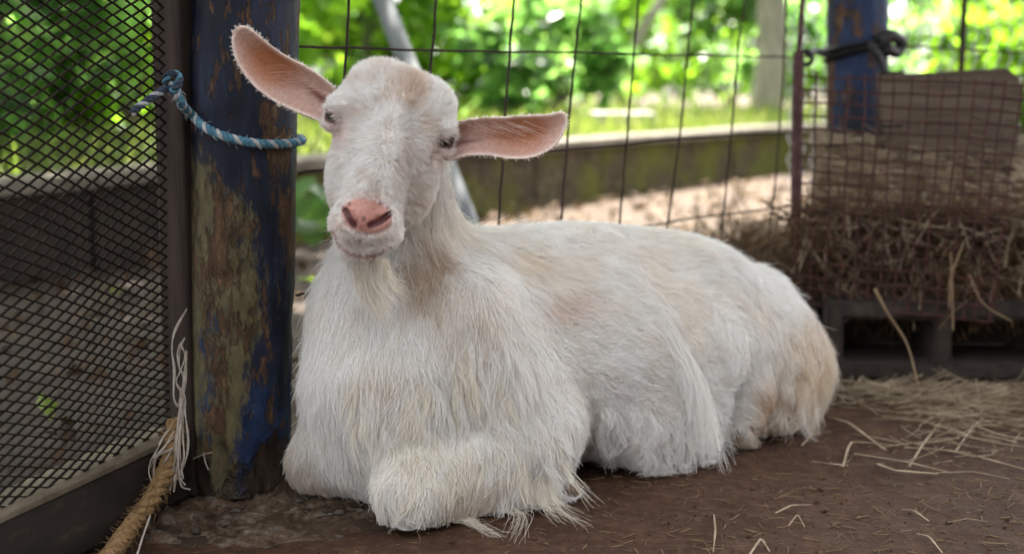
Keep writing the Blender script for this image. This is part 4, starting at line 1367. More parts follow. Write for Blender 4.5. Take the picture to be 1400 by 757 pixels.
# fore limbs
cone(Bp(.05, .085, .22), Bp(.115, .135, .095), .070, .058, .05)
cone(Bp(.112, .142, .080), Bp(-.055, .132, .045), .054, .037, .025)
ell(Bp(-.065, .132, .042), BAX, (.040, .038, .036), .025)
ell(Bp(.185, .175, .03), BAX, (.035, .05, .055), .03, 's')     # gap between elbow and belly
cone(Bp(-.06, .130, .028), Bp(.09, .165, .024), .024, .020, .02)
cone(Bp(.09, .165, .022), Bp(.125, .170, .016), .021, .015, .012)
cone(Bp(.02, -.08, .06), Bp(-.09, -.05, .04), .05, .036, .04)
# neck
N0 = P(527, 520, 1.74); N1 = P(528, 420, 1.765); N2 = P(545, 310, 1.785); N3 = P(548, 215, 1.745)
cone(N0, N1, .094, .073, .06); cone(N1, N2, .076, .056, .05); cone(N2, N3, .056, .054, .04)
cone(P(590, 365, 1.83), P(548, 280, 1.78), .043, .036, .05)
BODYF = FLD.copy()
# head
px_ = 1.0 / HS
def He(u, v, w, ru, rv, rw, k=14, op='u', tilt=0.0, yaw=0.0, fld=None):
    ax = HAX
    if tilt or yaw:
        cu, su = math.cos(tilt), math.sin(tilt)
        v2 = hv * cu + hw * su; w2 = -hv * su + hw * cu
        cy, sy = math.cos(yaw), math.sin(yaw)
        u2 = hu * cy + w2 * sy; w2 = -hu * sy + w2 * cy
        ax = np.array([u2, v2, w2])
    kk = 1 - w / HS / HL
    ell(Hp(u, v, w), ax, np.array([ru, rv, rw]) * px_, k * px_, op, fld)
def Hc(a, b, r1, r2, k=12, op='u'):
    cone(Hp(*a), Hp(*b), r1 * px_, r2 * px_, k * px_, op)
FLD[:] = 0.5
He(0, -20, -42, 78, 56, 76)
He(1, -18, -6, 68, 50, 46, 24)
He(-22, -58, -18, 36, 24, 32, 22)
He(36, -46, -18, 36, 24, 32, 24)                           # poll
for s in (-1, 1):
    He(s * 62 - 1, -15, 0, 24, 15, 24, 10, yaw=s * .5)                # brow
    He(s * 40 + 3, 62, -8, 32, 62, 48, 26)                  # cheek
Hc((2, 15, -4), (-5, 122, 56), 55, 39, 24)                 # face wedge
Hc((-3, 0, 30), (-7, 104, 84), 25, 22, 18)                 # nose bridge
Hc((-4, 70, -20), (-8, 158, 36), 52, 28, 24)                # lower jaw
He(-8, 167, 46, 30, 19, 32, 16)                             # chin
He(-27, 142, 68, 26, 26, 28, 14); He(16, 143, 66, 27, 26, 28, 14)   # upper lip
He(-7, 128, 88, 33, 24, 24, 12, tilt=-.25)                  # nose pad
He(-26, 120, 88, 17, 14, 17, 8); He(13, 120, 88, 18, 14, 17, 8)
for s in (-1, 1):
    He(s * 60 - 3 - (s < 0) * 3, 70, 54, 19, 42, 24, 26, 's', tilt=-.35)       # hollow in front of the cheek
    He(s * 34 - 3, -18, 52, 16, 22, 10, 14, 's')                 # temple dip over the eye
HEADF0 = FLD.copy()
# eyes: sockets, lids, openings
EYES = []
for s in (-1, 1):
    ec = np.array([s * 68.0 - 1, 2.0, -6.0])
    direction = norm(np.array([s * 0.72, 0.05, 0.69]))
    He(ec[0] + s * 12, 6, 12, 20, 16, 18, 12, 's')
    He(ec[0], ec[1], ec[2], 19.5, 19, 19.5, 7)
    hz = norm(np.array([s * 0.69, -0.20, -0.72])); vt = np.cross(direction, hz); vt = vt * np.sign(vt[1])
    o = ec + direction * 17.5 + vt * 0.5
    ax = np.array([hu * hz[0] + hv * hz[1] + hw * hz[2], hu * vt[0] + hv * vt[1] + hw * vt[2], hu * direction[0] + hv * direction[1] + hw * direction[2]])
    EYES.append((s, ec, direction, hz, vt, ax, o))
    # upper lid fold and lash line
    for q in range(2):
        arc = [ec + direction * (16.8 - 7.0 * (a / 1.0) ** 2) + hz * a * 15.5 + vt * ((-8.0 if q == 0 else 8.0) * (1 - a * a) + (-1.0 if q == 0 else 1.5)) for a in np.linspace(-1, 1, 7)]
        chain([Hp(*p) for p in arc], [(4.6 if q == 0 else 3.6) * px_] * 7, 3.5 * px_)
    ell(Hp(*o), ax, np.array([14.5, 6.6 if s > 0 else 4.6, 12]) * px_, 2.0 * px_, 's')
    # fold running from the inner corner towards the nose
    p0 = ec + direction * 14 - hz * 15
    chain([Hp(*(p0 + np.array([0, 3, 4]))), Hp(*(p0 + np.array([-s * 7, 20, 9]))), Hp(*(p0 + np.array([-s * 8, 36, 14])))], [4.5 * px_, 4 * px_, 2 * px_], 8 * px_, 's')
# nostrils and mouth
chain([Hpx(484, 308, 108), Hpx(477, 297, 112), Hpx(471, 287, 101)], [4.0 * px_, 5.0 * px_, 3.0 * px_], 4 * px_, 's')
chain([Hpx(506, 309, 110), Hpx(520, 303, 108), Hpx(533, 292, 96)], [4.4 * px_, 5.2 * px_, 2.6 * px_], 4 * px_, 's')
chain([Hpx(498, 292, 118), Hpx(492, 313, 115), Hpx(489, 332, 103)], [1.5 * px_, 2.6 * px_, 2.0 * px_], 3.5 * px_, 's')
MOUTH = [(455, 318, 62), (463, 334, 80), (478, 346, 90), (500, 351, 90), (522, 347, 80), (545, 336, 58), (556, 326, 40)]
chain([Hpx(*p) for p in MOUTH], [2.5 * px_, 3 * px_, 3.4 * px_, 3.4 * px_, 3.2 * px_, 2.6 * px_, 2 * px_], 5 * px_, 's')
HEADF = FLD.copy()
# ears: outlines traced once in the ear's own plane, then cupped and given thickness
EARS = [
    dict(poly=[(462, 122), (440, 104), (415, 89), (390, 76), (366, 58), (346, 42), (332, 39), (323, 46), (320, 62), (324, 84), (336, 106), (354, 126), (378, 143), (404, 155), (428, 164), (455, 172)],
         base=(452, 148), tip=(326, 55), w0=-22, w1=6, deep=26, sgn=-1),
    dict(poly=[(606, 168), (632, 163), (655, 159), (690, 157), (722, 154), (748, 153), (768, 149), (777, 154), (778, 168), (770, 188), (752, 206), (726, 216), (698, 217), (668, 213), (640, 213), (606, 218)],
         base=(610, 194), tip=(775, 168), w0=-26, w1=2, deep=26, sgn=1)]
EARD = np.full_like(FLD, 0.5)
for E in EARS:
    poly = np.array([px2uv(*p) for p in E['poly']])
    b = np.array(px2uv(*E['base'])); t = np.array(px2uv(*E['tip']))
    pd = norm(t - b); qd = np.array([-pd[1], pd[0]]); LEN = np.linalg.norm(t - b)
    E['b'] = b; E['pd'] = pd; E['qd'] = qd; E['len'] = LEN
    cpt = Hp(*(0.5 * (b + t)), 0.5 * (E['w0'] + E['w1']))
    sl = block(cpt, np.abs(hu) * 110 * px_ + np.abs(hv) * 80 * px_ + np.abs(hw) * 40 * px_, .004)
    X, Y, Z = coords(sl); X = X - HC[0]; Y = Y - HC[1]; Z = Z - HC[2]
    w = (X * hw[0] + Y * hw[1] + Z * hw[2]) * HS
    kk = 1 - w / HS / HL
    u = (X * hu[0] + Y * hu[1] + Z * hu[2]) * HS / kk; v = (X * hv[0] + Y * hv[1] + Z * hv[2]) * HS / kk
    # signed distance to the outline
    d2 = np.full(u.shape, 1e9, dtype=np.float32); ins = np.zeros(u.shape, bool)
    # refine outline
    pl = np.array(resample(np.c_[np.vstack([poly, poly[:1]]), np.zeros(len(poly) + 1)], 64))[:-1, :2]
    for i in range(len(pl)):
        a_ = pl[i]; c_ = pl[(i + 1) % len(pl)]; e = c_ - a_
        wx, wy = u - a_[0], v - a_[1]
        tt = np.clip((wx * e[0] + wy * e[1]) / (e @ e), 0, 1)
        d2 = np.minimum(d2, (wx - e[0] * tt) ** 2 + (wy - e[1] * tt) ** 2)
        cond = ((a_[1] <= v) & (c_[1] > v)) | ((a_[1] > v) & (c_[1] <= v))
        xi = a_[0] + (v - a_[1]) / (e[1] if abs(e[1]) > 1e-9 else 1e-9) * e[0]
        ins ^= cond & (u < xi)
    sd = np.sqrt(d2) * np.where(ins, -1, 1)
    p = ((u - b[0]) * pd[0] + (v - b[1]) * pd[1]) / LEN
    q = ((u - b[0]) * qd[0] + (v - b[1]) * qd[1])
    # half widths along the ear
    pp = np.array([((x - b) @ pd) / LEN for x in pl]); qq = np.array([(x - b) @ qd for x in pl])
    gp = np.linspace(0, 1, 24); qlo = []; qhi = []
    for g in gp:
        near = np.abs(pp - g) < 0.06
        lo = qq[near & (qq < np.median(qq))] if near.any() else np.array([-5]); hi = qq[near]
        qlo.append(hi.min() if len(hi) else -6); qhi.append(hi.max() if len(hi) else 6)
    ql = np.interp(p, gp, qlo); qh = np.interp(p, gp, qhi)
    mid = (ql + qh) / 2; hwid = np.maximum((qh - ql) / 2, 8)
    qn = np.clip((q - mid) / hwid, -1.2, 1.2)
    pc = np.clip(p, 0, 1)
    deep = E['deep'] * (1 - pc) ** 1.0 + 15 * np.maximum(np.sin(np.pi * pc), 0) ** .7
    ridge = 2.4 * np.exp(-((qn - 0.30) / 0.16) ** 2) * (1 - pc) + 1.6 * np.exp(-((qn + 0.25) / 0.13) ** 2) * (1 - pc) * sstep(0, .3, pc)
    wsurf = E['w0'] + (E['w1'] - E['w0']) * pc - deep * (1 - np.abs(qn) ** 2.0) + ridge + 2.0 * np.sin(qn * 3 + pc * 5)
    th = 2.5 + 5.0 * (1 - pc) ** 2
    dd = np.maximum(sd + 1.5, np.abs(w - wsurf) * 0.80 - th)
    # round the rim
    a1 = np.maximum(sd + 3.0, 0); b1 = np.maximum(np.abs(w - wsurf) * .80 - th + 2.2, 0)
    dd = np.minimum(np.maximum(sd + 3.0, np.abs(w - wsurf) * .80 - th + 2.2), 0) + np.sqrt(a1 ** 2 + b1 ** 2) - 2.2
    dd = (dd * px_).astype(np.float32)
    EARD[sl] = np.minimum(EARD[sl], dd)
    # dark hollow at the root of the ear
    E['pl'] = pl
k = 8 * px_
h = np.maximum(k - np.abs(FLD - EARD), 0) / k
FLD = np.minimum(FLD, EARD) - h * h * k * .25
for E in EARS:
    b, pd = E['b'], E['pd']
    a_ = b + pd * 12; c_ = b + pd * 46
    # canal just behind the eye
    e_ = b + pd * 66
    chain([Hp(a_[0], a_[1] + 3, E['w0'] + 2), Hp(c_[0], c_[1] + 3, E['w0'] - 5), Hp(e_[0], e_[1] + 2, E['w0'] - 3)], [8 * px_, 6.5 * px_, 2.5 * px_], 7 * px_, 's')
# join head and body
k = 0.030
h = np.maximum(k - np.abs(FLD - BODYF), 0) / k
FLD = np.minimum(FLD, BODYF) - h * h * k * .25
FLD = np.maximum(FLD, -(GZs[None, None, :].astype(np.float32) - 0.004))   # flat where it lies on the floor

def sample(fld, p):
    p = np.asarray(p)
    idx = []; fr = []
    for ax, c in zip((GX, GY, GZs), (p[:, 0], p[:, 1], p[:, 2])):
        i = np.clip(np.searchsorted(ax, c) - 1, 0, len(ax) - 2)
        idx.append(i); fr.append(np.clip((c - ax[i]) / (ax[i + 1] - ax[i]), 0, 1).astype(np.float32))
    i, j, k_ = idx; x, y, z = fr
    c00 = fld[i, j, k_] * (1 - x) + fld[i + 1, j, k_] * x
    c10 = fld[i, j + 1, k_] * (1 - x) + fld[i + 1, j + 1, k_] * x
    c01 = fld[i, j, k_ + 1] * (1 - x) + fld[i + 1, j, k_ + 1] * x
    c11 = fld[i, j + 1, k_ + 1] * (1 - x) + fld[i + 1, j + 1, k_ + 1] * x
    return (c00 * (1 - y) + c10 * y) * (1 - z) + (c01 * (1 - y) + c11 * y) * z
def grad(fld, p, e=0.003):
    g = np.zeros_like(p)
    for a_ in range(3):
        o = np.zeros(3); o[a_] = e
        g[:, a_] = sample(fld, p + o) - sample(fld, p - o)
    return norm(g)

def surface_net(fld):
    ins = fld < 0
    act = None
    c = ins[:-1, :-1, :-1].astype(np.int8)
    tot = np.zeros(c.shape, np.int8)
    for a_ in (0, 1):
        for b_ in (0, 1):
            for d_ in (0, 1):
                tot += ins[a_:ins.shape[0] - 1 + a_, b_:ins.shape[1] - 1 + b_, d_:ins.shape[2] - 1 + d_]
    act = (tot > 0) & (tot < 8)
    I, J, K = np.nonzero(act)
    n = len(I)
    vid = np.full(act.shape, -1, np.int32); vid[I, J, K] = np.arange(n)
    acc = np.zeros((n, 3)); cnt = np.zeros(n)
    corner = [(a_, b_, d_) for a_ in (0, 1) for b_ in (0, 1) for d_ in (0, 1)]
    def val(o): return fld[I + o[0], J + o[1], K + o[2]]
    def pos(o): return np.stack([GX[I + o[0]], GY[J + o[1]], GZs[K + o[2]]], -1)
    for o1 in corner:
        for axx in range(3):
            if o1[axx] == 0:
                o2 = list(o1); o2[axx] = 1
                f1 = val(o1); f2 = val(o2)
                m = (f1 < 0) != (f2 < 0)
                t = np.where(m, f1 / np.where(m, f1 - f2, 1), 0)[:, None]
                acc += np.where(m[:, None], pos(o1) * (1 - t) + pos(o2) * t, 0); cnt += m
    v = acc / cnt[:, None]
    quads = []
    for axx in range(3):
        sl1 = [slice(1, -1)] * 3; sl2 = [slice(1, -1)] * 3
        sl1[axx] = slice(0, -1); sl2[axx] = slice(1, None)
        a_ = ins[tuple(sl1)]; b_ = ins[tuple(sl2)]
        e = np.nonzero(a_ != b_)
        e = [x.copy() for x in e]
        for d_ in range(3):
            if d_ != axx: e[d_] += 1
        o1, o2 = [d_ for d_ in range(3) if d_ != axx]
        def cell(da, db):
            q = [e[0], e[1], e[2]]
            q = [x.copy() for x in q]; q[o1] = q[o1] - da; q[o2] = q[o2] - db
            return vid[q[0], q[1], q[2]]
        qd = np.stack([cell(1, 1), cell(0, 1), cell(0, 0), cell(1, 0)], -1)
        flip = ins[e[0], e[1], e[2]]
        if axx == 1: flip = ~flip
        qd[~flip] = qd[~flip][:, ::-1]
        quads.append(qd)
    return v, np.concatenate(quads)
gv, gq = surface_net(FLD)
ok = (gq >= 0).all(1); gq = gq[ok]

def head_uvw(p):
    q = p - HC
    w = (q @ hw) * HS; kk = 1 - w / HS / HL
    return (q @ hu) * HS / kk, (q @ hv) * HS / kk, w
def body_stz(p):
    q = p - G0
    return q @ GA, q @ GL, q[:, 2]
def px_of(p):
    q = p - C_; d = q @ F_
    return 700 + 1900 * (q @ R_) / d, 378.5 - 1900 * (q @ U_) / d

def skin_colour(p):
    n = len(p)
    u, v, w = head_uvw(p)
    hd = 1 - sstep(.0, .03, sample(HEADF, p)); ed = 1 - sstep(.001, .004, sample(EARD, p))
    col = np.tile(np.array([0.45, 0.33, 0.28]), (n, 1))
    nz = np.array(fbm2(p[:, 0] * 40, p[:, 2] * 40 + p[:, 1] * 23, 1.0, 3))
    def mixin(m, c):
        nonlocal col
        m = np.clip(m, 0, 1)[:, None]
        col = col * (1 - m) + np.asarray(c) * m
    # face a little pinker
    mixin(hd, (0.81, 0.745, 0.70))
    # muzzle pink
    mz = hd * sstep(45, 0, np.hypot((u + 7) / 1.2, (v - 150) / .8) - 8) * (w > 20)
    mixin(mz * .5, (0.60, 0.42, 0.39))
    # nose leather
    du, dv = (u + 7) / 35.0, (v - 124) / 23.0
    nose = hd * sstep(1.18, .86, np.sqrt(du ** 2 + dv ** 2) + nz * .25) * (w > 60)
    mixin(nose, (0.45, 0.21, 0.17))
    mixin(nose * sstep(.0, .25, nz), (0.50, 0.26, 0.21))
    sp = np.array(fbm2(u * .16, v * .16, 1.0, 21, 2))
    mixin(hd * sstep(.2, .26, sp) * sstep(1.6, 1.0, np.hypot((u + 7) / 46, (v - 132) / 40)) * (w > 50) * .55, (0.16, 0.085, 0.08))
    for (sx, sy, sr) in ((488, 330, 6), (497, 299, 4.5), (478, 279, 3.5), (520, 277, 4), (468, 283, 3)):
        a_, b_ = px2uv(sx, sy)
        mixin((w > 50) * sstep(sr, sr * .5, np.hypot(u - a_, v - b_)) * .8, (0.09, 0.05, 0.05))
    # mouth line and nostril insides
    mpts = np.array([px2uv(x, y) for x, y, _ in MOUTH])
    dm = np.min(np.stack([np.hypot(u - a_, v - b_) for a_, b_ in resample(np.c_[mpts, np.zeros(7)], 40)[:, :2]]), 0)
    mixin(hd * (w > 20) * sstep(7, 1.5, dm) * .7, (0.32, 0.15, 0.15))
    for pts in (((484, 308), (477, 297), (472, 288)), ((506, 309), (520, 303), (532, 293))):
        mm = resample(np.array([(*px2uv(*q), 0) for q in pts]), 12)
        dn = np.min(np.stack([np.hypot(u - a_, v - b_) for a_, b_, _ in mm]), 0)
        mixin((w > 50) * sstep(6.5, 3, dn), (0.09, 0.025, 0.025))
    # lids
    for (s, ec, direction, hz, vt, ax, o) in EYES:
        dd = np.sqrt(((u - o[0])) ** 2 + (v - o[1]) ** 2 + ((w - o[2]) * .7) ** 2)
        mixin(hd * sstep(26, 12, dd) * .75, (0.52, 0.33, 0.30))
        q3 = np.stack([u - o[0], v - o[1], w - o[2]], -1); el = np.hypot((q3 @ hz) / 16.5, (q3 @ vt) / 8.5) + .02 * np.abs(q3 @ direction)
        mixin(hd * sstep(1.25, .85, el) * (dd < 30) * .92, (0.06, 0.03, 0.027))
    # inside of the ears
    for E in EARS:
        p_ = ((u - E['b'][0]) * E['pd'][0] + (v - E['b'][1]) * E['pd'][1]) / E['len']
        q_ = (u - E['b'][0]) * E['qd'][0] + (v - E['b'][1]) * E['qd'][1]
        inside = ed * (p_ > 0.02) * (p_ < 1.02)
        q2 = np.stack([u, v], -1); d2 = np.full(n, 1e9); pl = E['pl']
        for i in range(len(pl)):
            a2 = pl[i]; e2 = pl[(i + 1) % len(pl)] - a2
            t2 = np.clip(((q2 - a2) @ e2) / (e2 @ e2), 0, 1)
            d2 = np.minimum(d2, ((q2 - a2 - t2[:, None] * e2) ** 2).sum(1))
        rim = sstep(7.5, 2.0, np.sqrt(d2))
        mixin(inside * .85, (0.54, 0.35, 0.29))
        mixin(inside * sstep(.42, .1, np.hypot((p_ - .62) / .9, q_ / 95.0) + nz * .12), (0.40, 0.165, 0.08))
        mixin(inside * rim * .8, (.80, .70, .63))
        mixin(inside * sstep(.48, .12, p_ + np.abs(q_ - 3) / 22.0) * .85, (0.16, 0.055, 0.05))
    return col

goat = empty('goat', tuple(Bp(.3, 0, 0)), 'white long haired goat with pink nose lying against the near blue post', 'goat')
mg, nt, out = newmat('goat_skin')
at = nd(nt, "ShaderNodeAttribute", attribute_name="col")
nz1 = nd(nt, "ShaderNodeTexNoise", inp={'Vector': nd(nt, "ShaderNodeTexCoord").outputs['Object'], 'Scale': 260.0, 'Detail': 5.0})
colv = nd(nt, "ShaderNodeMix", data_type='RGBA', blend_type='MULTIPLY', inp={0: 0.7, 6: at.outputs[0], 7: ramp(nt, nz1.outputs[0], [(.3, g3(.72)), (.65, g3(1.06))])})
b_ = principled(nt, out, colv.outputs[2], 0.5, bump(nt, nz1.outputs[0], .35, .0015), 0, .35)
b_.inputs['Subsurface Weight'].default_value = 0.2
b_.inputs['Subsurface Radius'].default_value = (0.012, 0.005, 0.003)
b_.inputs['Subsurface Scale'].default_value = 0.6
body = quick_mesh('body', gv, gq, mg, goat, smooth=True, attr={'col': skin_colour(gv)})

# eyeballs
def eyeball(E):
    s, ec, direction, hz, vt, ax, o = E
    m, nt, out = newmat('goat_eye')
    at = nd(nt, "ShaderNodeAttribute", attribute_name="col")
    principled(nt, out, at.outputs[0], 0.06, None, 0, .6)
    r = 17.2 * px_; v = []; col = []; f = []
    nr, na = 28, 40
    c0 = Hp(*ec)
    for i in range(nr + 1):
        th = math.pi * i / nr
        for k in range(na):
            ph = 2 * math.pi * k / na
            d = np.array([math.sin(th) * math.cos(ph), math.sin(th) * math.sin(ph), math.cos(th)])
            v.append(c0 + (ax[0] * d[0] + ax[1] * d[1] + ax[2] * d[2]) * r)
            x, y = d[0], d[1] - 0.04
            rr = math.hypot(x, y)
            if d[2] < 0: c = (.5, .45, .4)
            elif abs(x) < .50 and abs(y) < .20 - .10 * abs(x): c = (.006, .006, .008)
            elif rr < .66: c = (0.10 + .03 * math.sin(ph * 11), 0.082 + .025 * math.sin(ph * 11), 0.045)
            elif rr < .76: c = (.06, .04, .03)
            else: c = (.14, .10, .085)
            col.append(c)
    for i in range(nr):
        for k in range(na):
            k2 = (k + 1) % na
            f.append((i * na + k, i * na + k2, (i + 1) * na + k2, (i + 1) * na + k))
    quick_mesh('eye', np.array(v), np.array(f), m, goat, smooth=True, attr={'col': np.array(col)})
for E in EYES: eyeball(E)

# hoof of the tucked hind leg and of the folded fore leg
M['hoof'] = simple_mat('hoof_horn', (0.05, 0.032, 0.02), (0.17, 0.11, 0.06), 30, 0.6, .4, .001)
for (b0, b1) in ((P(1004, 588, 1.978), P(996, 607, 1.968)), (Bp(.122, .172, .020), Bp(.150, .172, .012))):
    for sgn in (-1, 1):
        sd_ = norm(np.cross(b1 - b0, [0, 0, 1])) * .0085 * sgn
        MB().tube(resample([b0 + sd_, (b0 + b1) / 2 + sd_ * 1.05, b1 + sd_ * .7], 8), np.linspace(.012, .007, 8), 10).build('hoof', M['hoof'], goat)

# ---- coat
def tri_sample(v, q, n, wfun):
    t = np.concatenate([q[:, [0, 1, 2]], q[:, [0, 2, 3]]])
    a_, b_, c_ = v[t[:, 0]], v[t[:, 1]], v[t[:, 2]]
    ar = np.linalg.norm(np.cross(b_ - a_, c_ - a_), axis=1) * 0.5
    cen = (a_ + b_ + c_) / 3
    w = ar * wfun(cen)
    k = rng.choice(len(t), n, p=w / w.sum())
    r1 = np.sqrt(rng.uniform(size=(n, 1))); r2 = rng.uniform(size=(n, 1))
    return a_[k] * (1 - r1) + b_[k] * (r1 * (1 - r2)) + c_[k] * (r1 * r2)

def masks(p):
    u, v, w = head_uvw(p)
    hs = sample(HEADF, p)
    hd = 1 - sstep(.004, .030, hs)
    ed = 1 - sstep(.001, .004, sample(EARD, p))
    return u, v, w, hd, ed

def facing(p, n):
    vd = norm(C_ - p)
    return (n * vd).sum(1)

def bare(p):
    """0 where no hair grows: nose leather, lips, eye openings"""
    u, v, w, hd, ed = masks(p)
    b = np.ones(len(p))
    b *= 1 - (w > 55) * sstep(1.12, .90, np.hypot((u + 7) / 37.0, (v - 125) / 25.0))
    for E in EYES:
        o = E[6]
        q3 = np.stack([u - o[0], v - o[1], w - o[2]], -1); d_ = np.sqrt((q3 ** 2).sum(1))
        el = np.hypot((q3 @ E[3]) / 17.0, (q3 @ E[4]) / 9.0)
        b *= np.where(d_ < 32, sstep(.95, 1.3, el), 1)
    mpts = resample(np.array([(*px2uv(x, y), 0) for x, y, _ in MOUTH]), 30)
    dm = np.min(np.stack([np.hypot(u - a_, v - b_) for a_, b_, _ in mpts]), 0)
    b *= 1 - (w > 30) * sstep(8, 3, dm) * .95
    return b

def flow(p, n):
    """lie of the hair, its length and its lift"""
    u, v, w, hd, ed = masks(p)
    s, t, z = body_stz(p)
    N = len(p)
    # body: backwards and down, steeper on the lower flank, straight down on legs and chest
    low = sstep(.20, .03, z)
    front = sstep(.22, .02, s)
    rear = sstep(.42, .60, s)
    d = GA[None] * (1.0 - .75 * front - .45 * rear)[:, None] + GZ[None] * (-.32 - .5 * low - 1.0 * front - 1.1 * rear)[:, None]
    d += GL[None] * (.10 * np.sign(t + .001))[:, None]
    nx = np.array(fbm2(p[:, 0] * 9 + p[:, 1] * 5, p[:, 2] * 9, 1.0, 11, 3)); ny_ = np.array(fbm2(p[:, 0] * 9 - p[:, 1] * 5 + 7, p[:, 2] * 9, 1.0, 12, 3))
    d = norm(d) + 1.15 * (GA[None] * nx[:, None] + GZ[None] * ny_[:, None])
    # neck: down
    neck = sstep(.03, -.06, s) * sstep(.14, .26, z) * (1 - hd)
    # head: radiates from a whorl between the eyes
    hdv = np.stack([u - 4, v - 8, np.zeros(N)], -1) + rng.normal(size=(N, 3)) * 7; hdv[:, 2] = 0; hdv = norm(hdv)
    hdir = hu[None] * hdv[:, :1] + hv[None] * hdv[:, 1:2] - hw[None] * (0.25 + .5 * (np.abs(u) > 50))[:, None]
    down_jaw = sstep(95, 150, v)[:, None]
    hdir = norm(hdir) * (1 - down_jaw * .4) + np.array([0, 0, -1.0]) * down_jaw * .5
    m = hd[:, None]
    d = norm(d) * (1 - m) + norm(hdir) * m
    # ears: towards the tip and the rim
    for E in EARS:
        p_ = ((u - E['b'][0]) * E['pd'][0] + (v - E['b'][1]) * E['pd'][1]) / E['len']
        q_ = (u - E['b'][0]) * E['qd'][0] + (v - E['b'][1]) * E['qd'][1]
        e = (ed * (p_ > .05) * (np.sign(u) == E['sgn']))[:, None]
        a2 = E['pd'][None] * 1.0 + E['qd'][None] * (q_ / 30.0)[:, None]
        ev = hu[None] * a2[:, :1] + hv[None] * a2[:, 1:2]
        d = d * (1 - e) + norm(ev) * e
    d = d - n * (d * n).sum(1, keepdims=True)
    d = norm(d)
    # length
    L = np.full(N, .034)
    L += .006 * front * sstep(.10, .20, z) + .012 * sstep(.12, .05, z) * sstep(.02, .09, t) + .006 * rear
    L -= .012 * sstep(.27, .32, z) * (s > .15)                       # short on the back
    L += .012 * neck
    # long fringe on the fore arm and stifle
    L -= .012 * sstep(.13, .08, z) * (s < .17)
    L *= 1 - .55 * np.exp(-((p - (on_z(1008, 610) + np.array([0, 0, .05]))[None]) ** 2).sum(1) / .060 ** 2) - .5 * np.exp(-((p - Bp(.18, .17, .03)[None]) ** 2).sum(1) / .03 ** 2)
    L *= 1 + .35 * np.array(fbm2(p[:, 0] * 25, p[:, 2] * 25, 1.0, 17, 2))
    hl = .0084 + .005 * sstep(-20, -75, v) + .012 * sstep(10, 60, np.abs(u) - 55) * sstep(40, 120, v) + .004 * sstep(150, 190, v)
    hl *= np.where((v > 85) & (w > 20), .5, 1) * (1 - .45 * (w > 40) * sstep(135, 150, v))
    L = L * (1 - hd) + hl * hd
    L = L * (1 - ed) + .0020 * ed
    lift = .06 + .05 * front + .10 * low
    lift = lift * (1 - hd) + .17 * hd
    lift = lift * (1 - ed) + .10 * ed
    return d, L, lift, hd, ed

def hair_colour(p, N):
    u, v, w, hd, ed = masks(p)
    s, t, z = body_stz(p); X, Y = px_of(p)
    base = np.tile(np.array([.865, .855, .83]), (N, 1))
    n1 = np.array(fbm2(p[:, 0] * 12 + p[:, 1] * 3, p[:, 2] * 12, 1.0, 31, 4))
    def mixin(m, c):
        nonlocal base
        m = np.clip(m, 0, 1)[:, None]; base = base * (1 - m) + np.asarray(c) * m
    mixin(sstep(-.05, .28, n1) * .36 * (1 - hd), (.74, .64, .50))
    mixin(sstep(.2, -.3, n1) * .12, (.74, .74, .76))
    # tan stains, throat shadow too: rump and hock, behind the shoulder, side of the neck
    def spot(cx, cy, rx, ry, amt, c):
        mixin(sstep(1.15, .25, np.hypot((X - cx) / rx, (Y - cy) / ry) + n1 * .5) * amt * (1 - hd), c)
    spot(1095, 500, 60, 85, .72, (.66, .50, .31))
    spot(1050, 560, 40, 55, .75, (.54, .36, .19))
    spot(1000, 600, 26, 22, .6, (.42, .28, .15))
    spot(712, 360, 42, 18, .38, (.68, .52, .32))
    spot(765, 415, 55, 26, .38, (.62, .40, .32))
    spot(640, 440, 65, 80, .25, (.66, .52, .38))
    spot(575, 350, 38, 62, .9, (.48, .36, .25))  # throat: tan hair plus the shadow under the jaw, as colour
    spot(600, 640, 120, 70, .28, (.78, .70, .52))
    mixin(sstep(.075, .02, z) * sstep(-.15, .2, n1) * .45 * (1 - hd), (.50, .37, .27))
    # head: warm crown, thin hair shows pink, right of the face darker
    mixin(hd * sstep(40, 8, np.hypot(u - 8, (v + 58) * 1.1)) * .5, (.62, .46, .34))
    nh = np.array(fbm2(u * .05, v * .05, 1.0, 41, 4))
    mixin(hd * .5 * sstep(-.02, .25, nh), (.70, .60, .53))
    def spot_h(u0, v0, ru, rv, amt, c):
        mixin(hd * sstep(1.1, .2, np.hypot((u - u0) / ru, (v - v0) / rv) + nh * .6) * amt, c)
    for s_ in (-1, 1):
        spot_h(s_ * 68, 20, 30, 30, .55, (.64, .46, .41))
        spot_h(s_ * 50, -8, 26, 16, .40, (.66, .55, .47))
    spot_h(22, 40, 16, 55, .50, (.58, .48, .42))
    spot_h(52, 75, 26, 50, .45, (.62, .50, .43))
    spot_h(18, -52, 26, 34, .55, (.56, .41, .29))
    spot_h(-6, 100, 30, 14, .45, (.66, .47, .42))
    mixin(hd * sstep(100, 150, v) * .25, (.74, .62, .58))
    mixin(ed * .25, (.70, .52, .46))
    return base

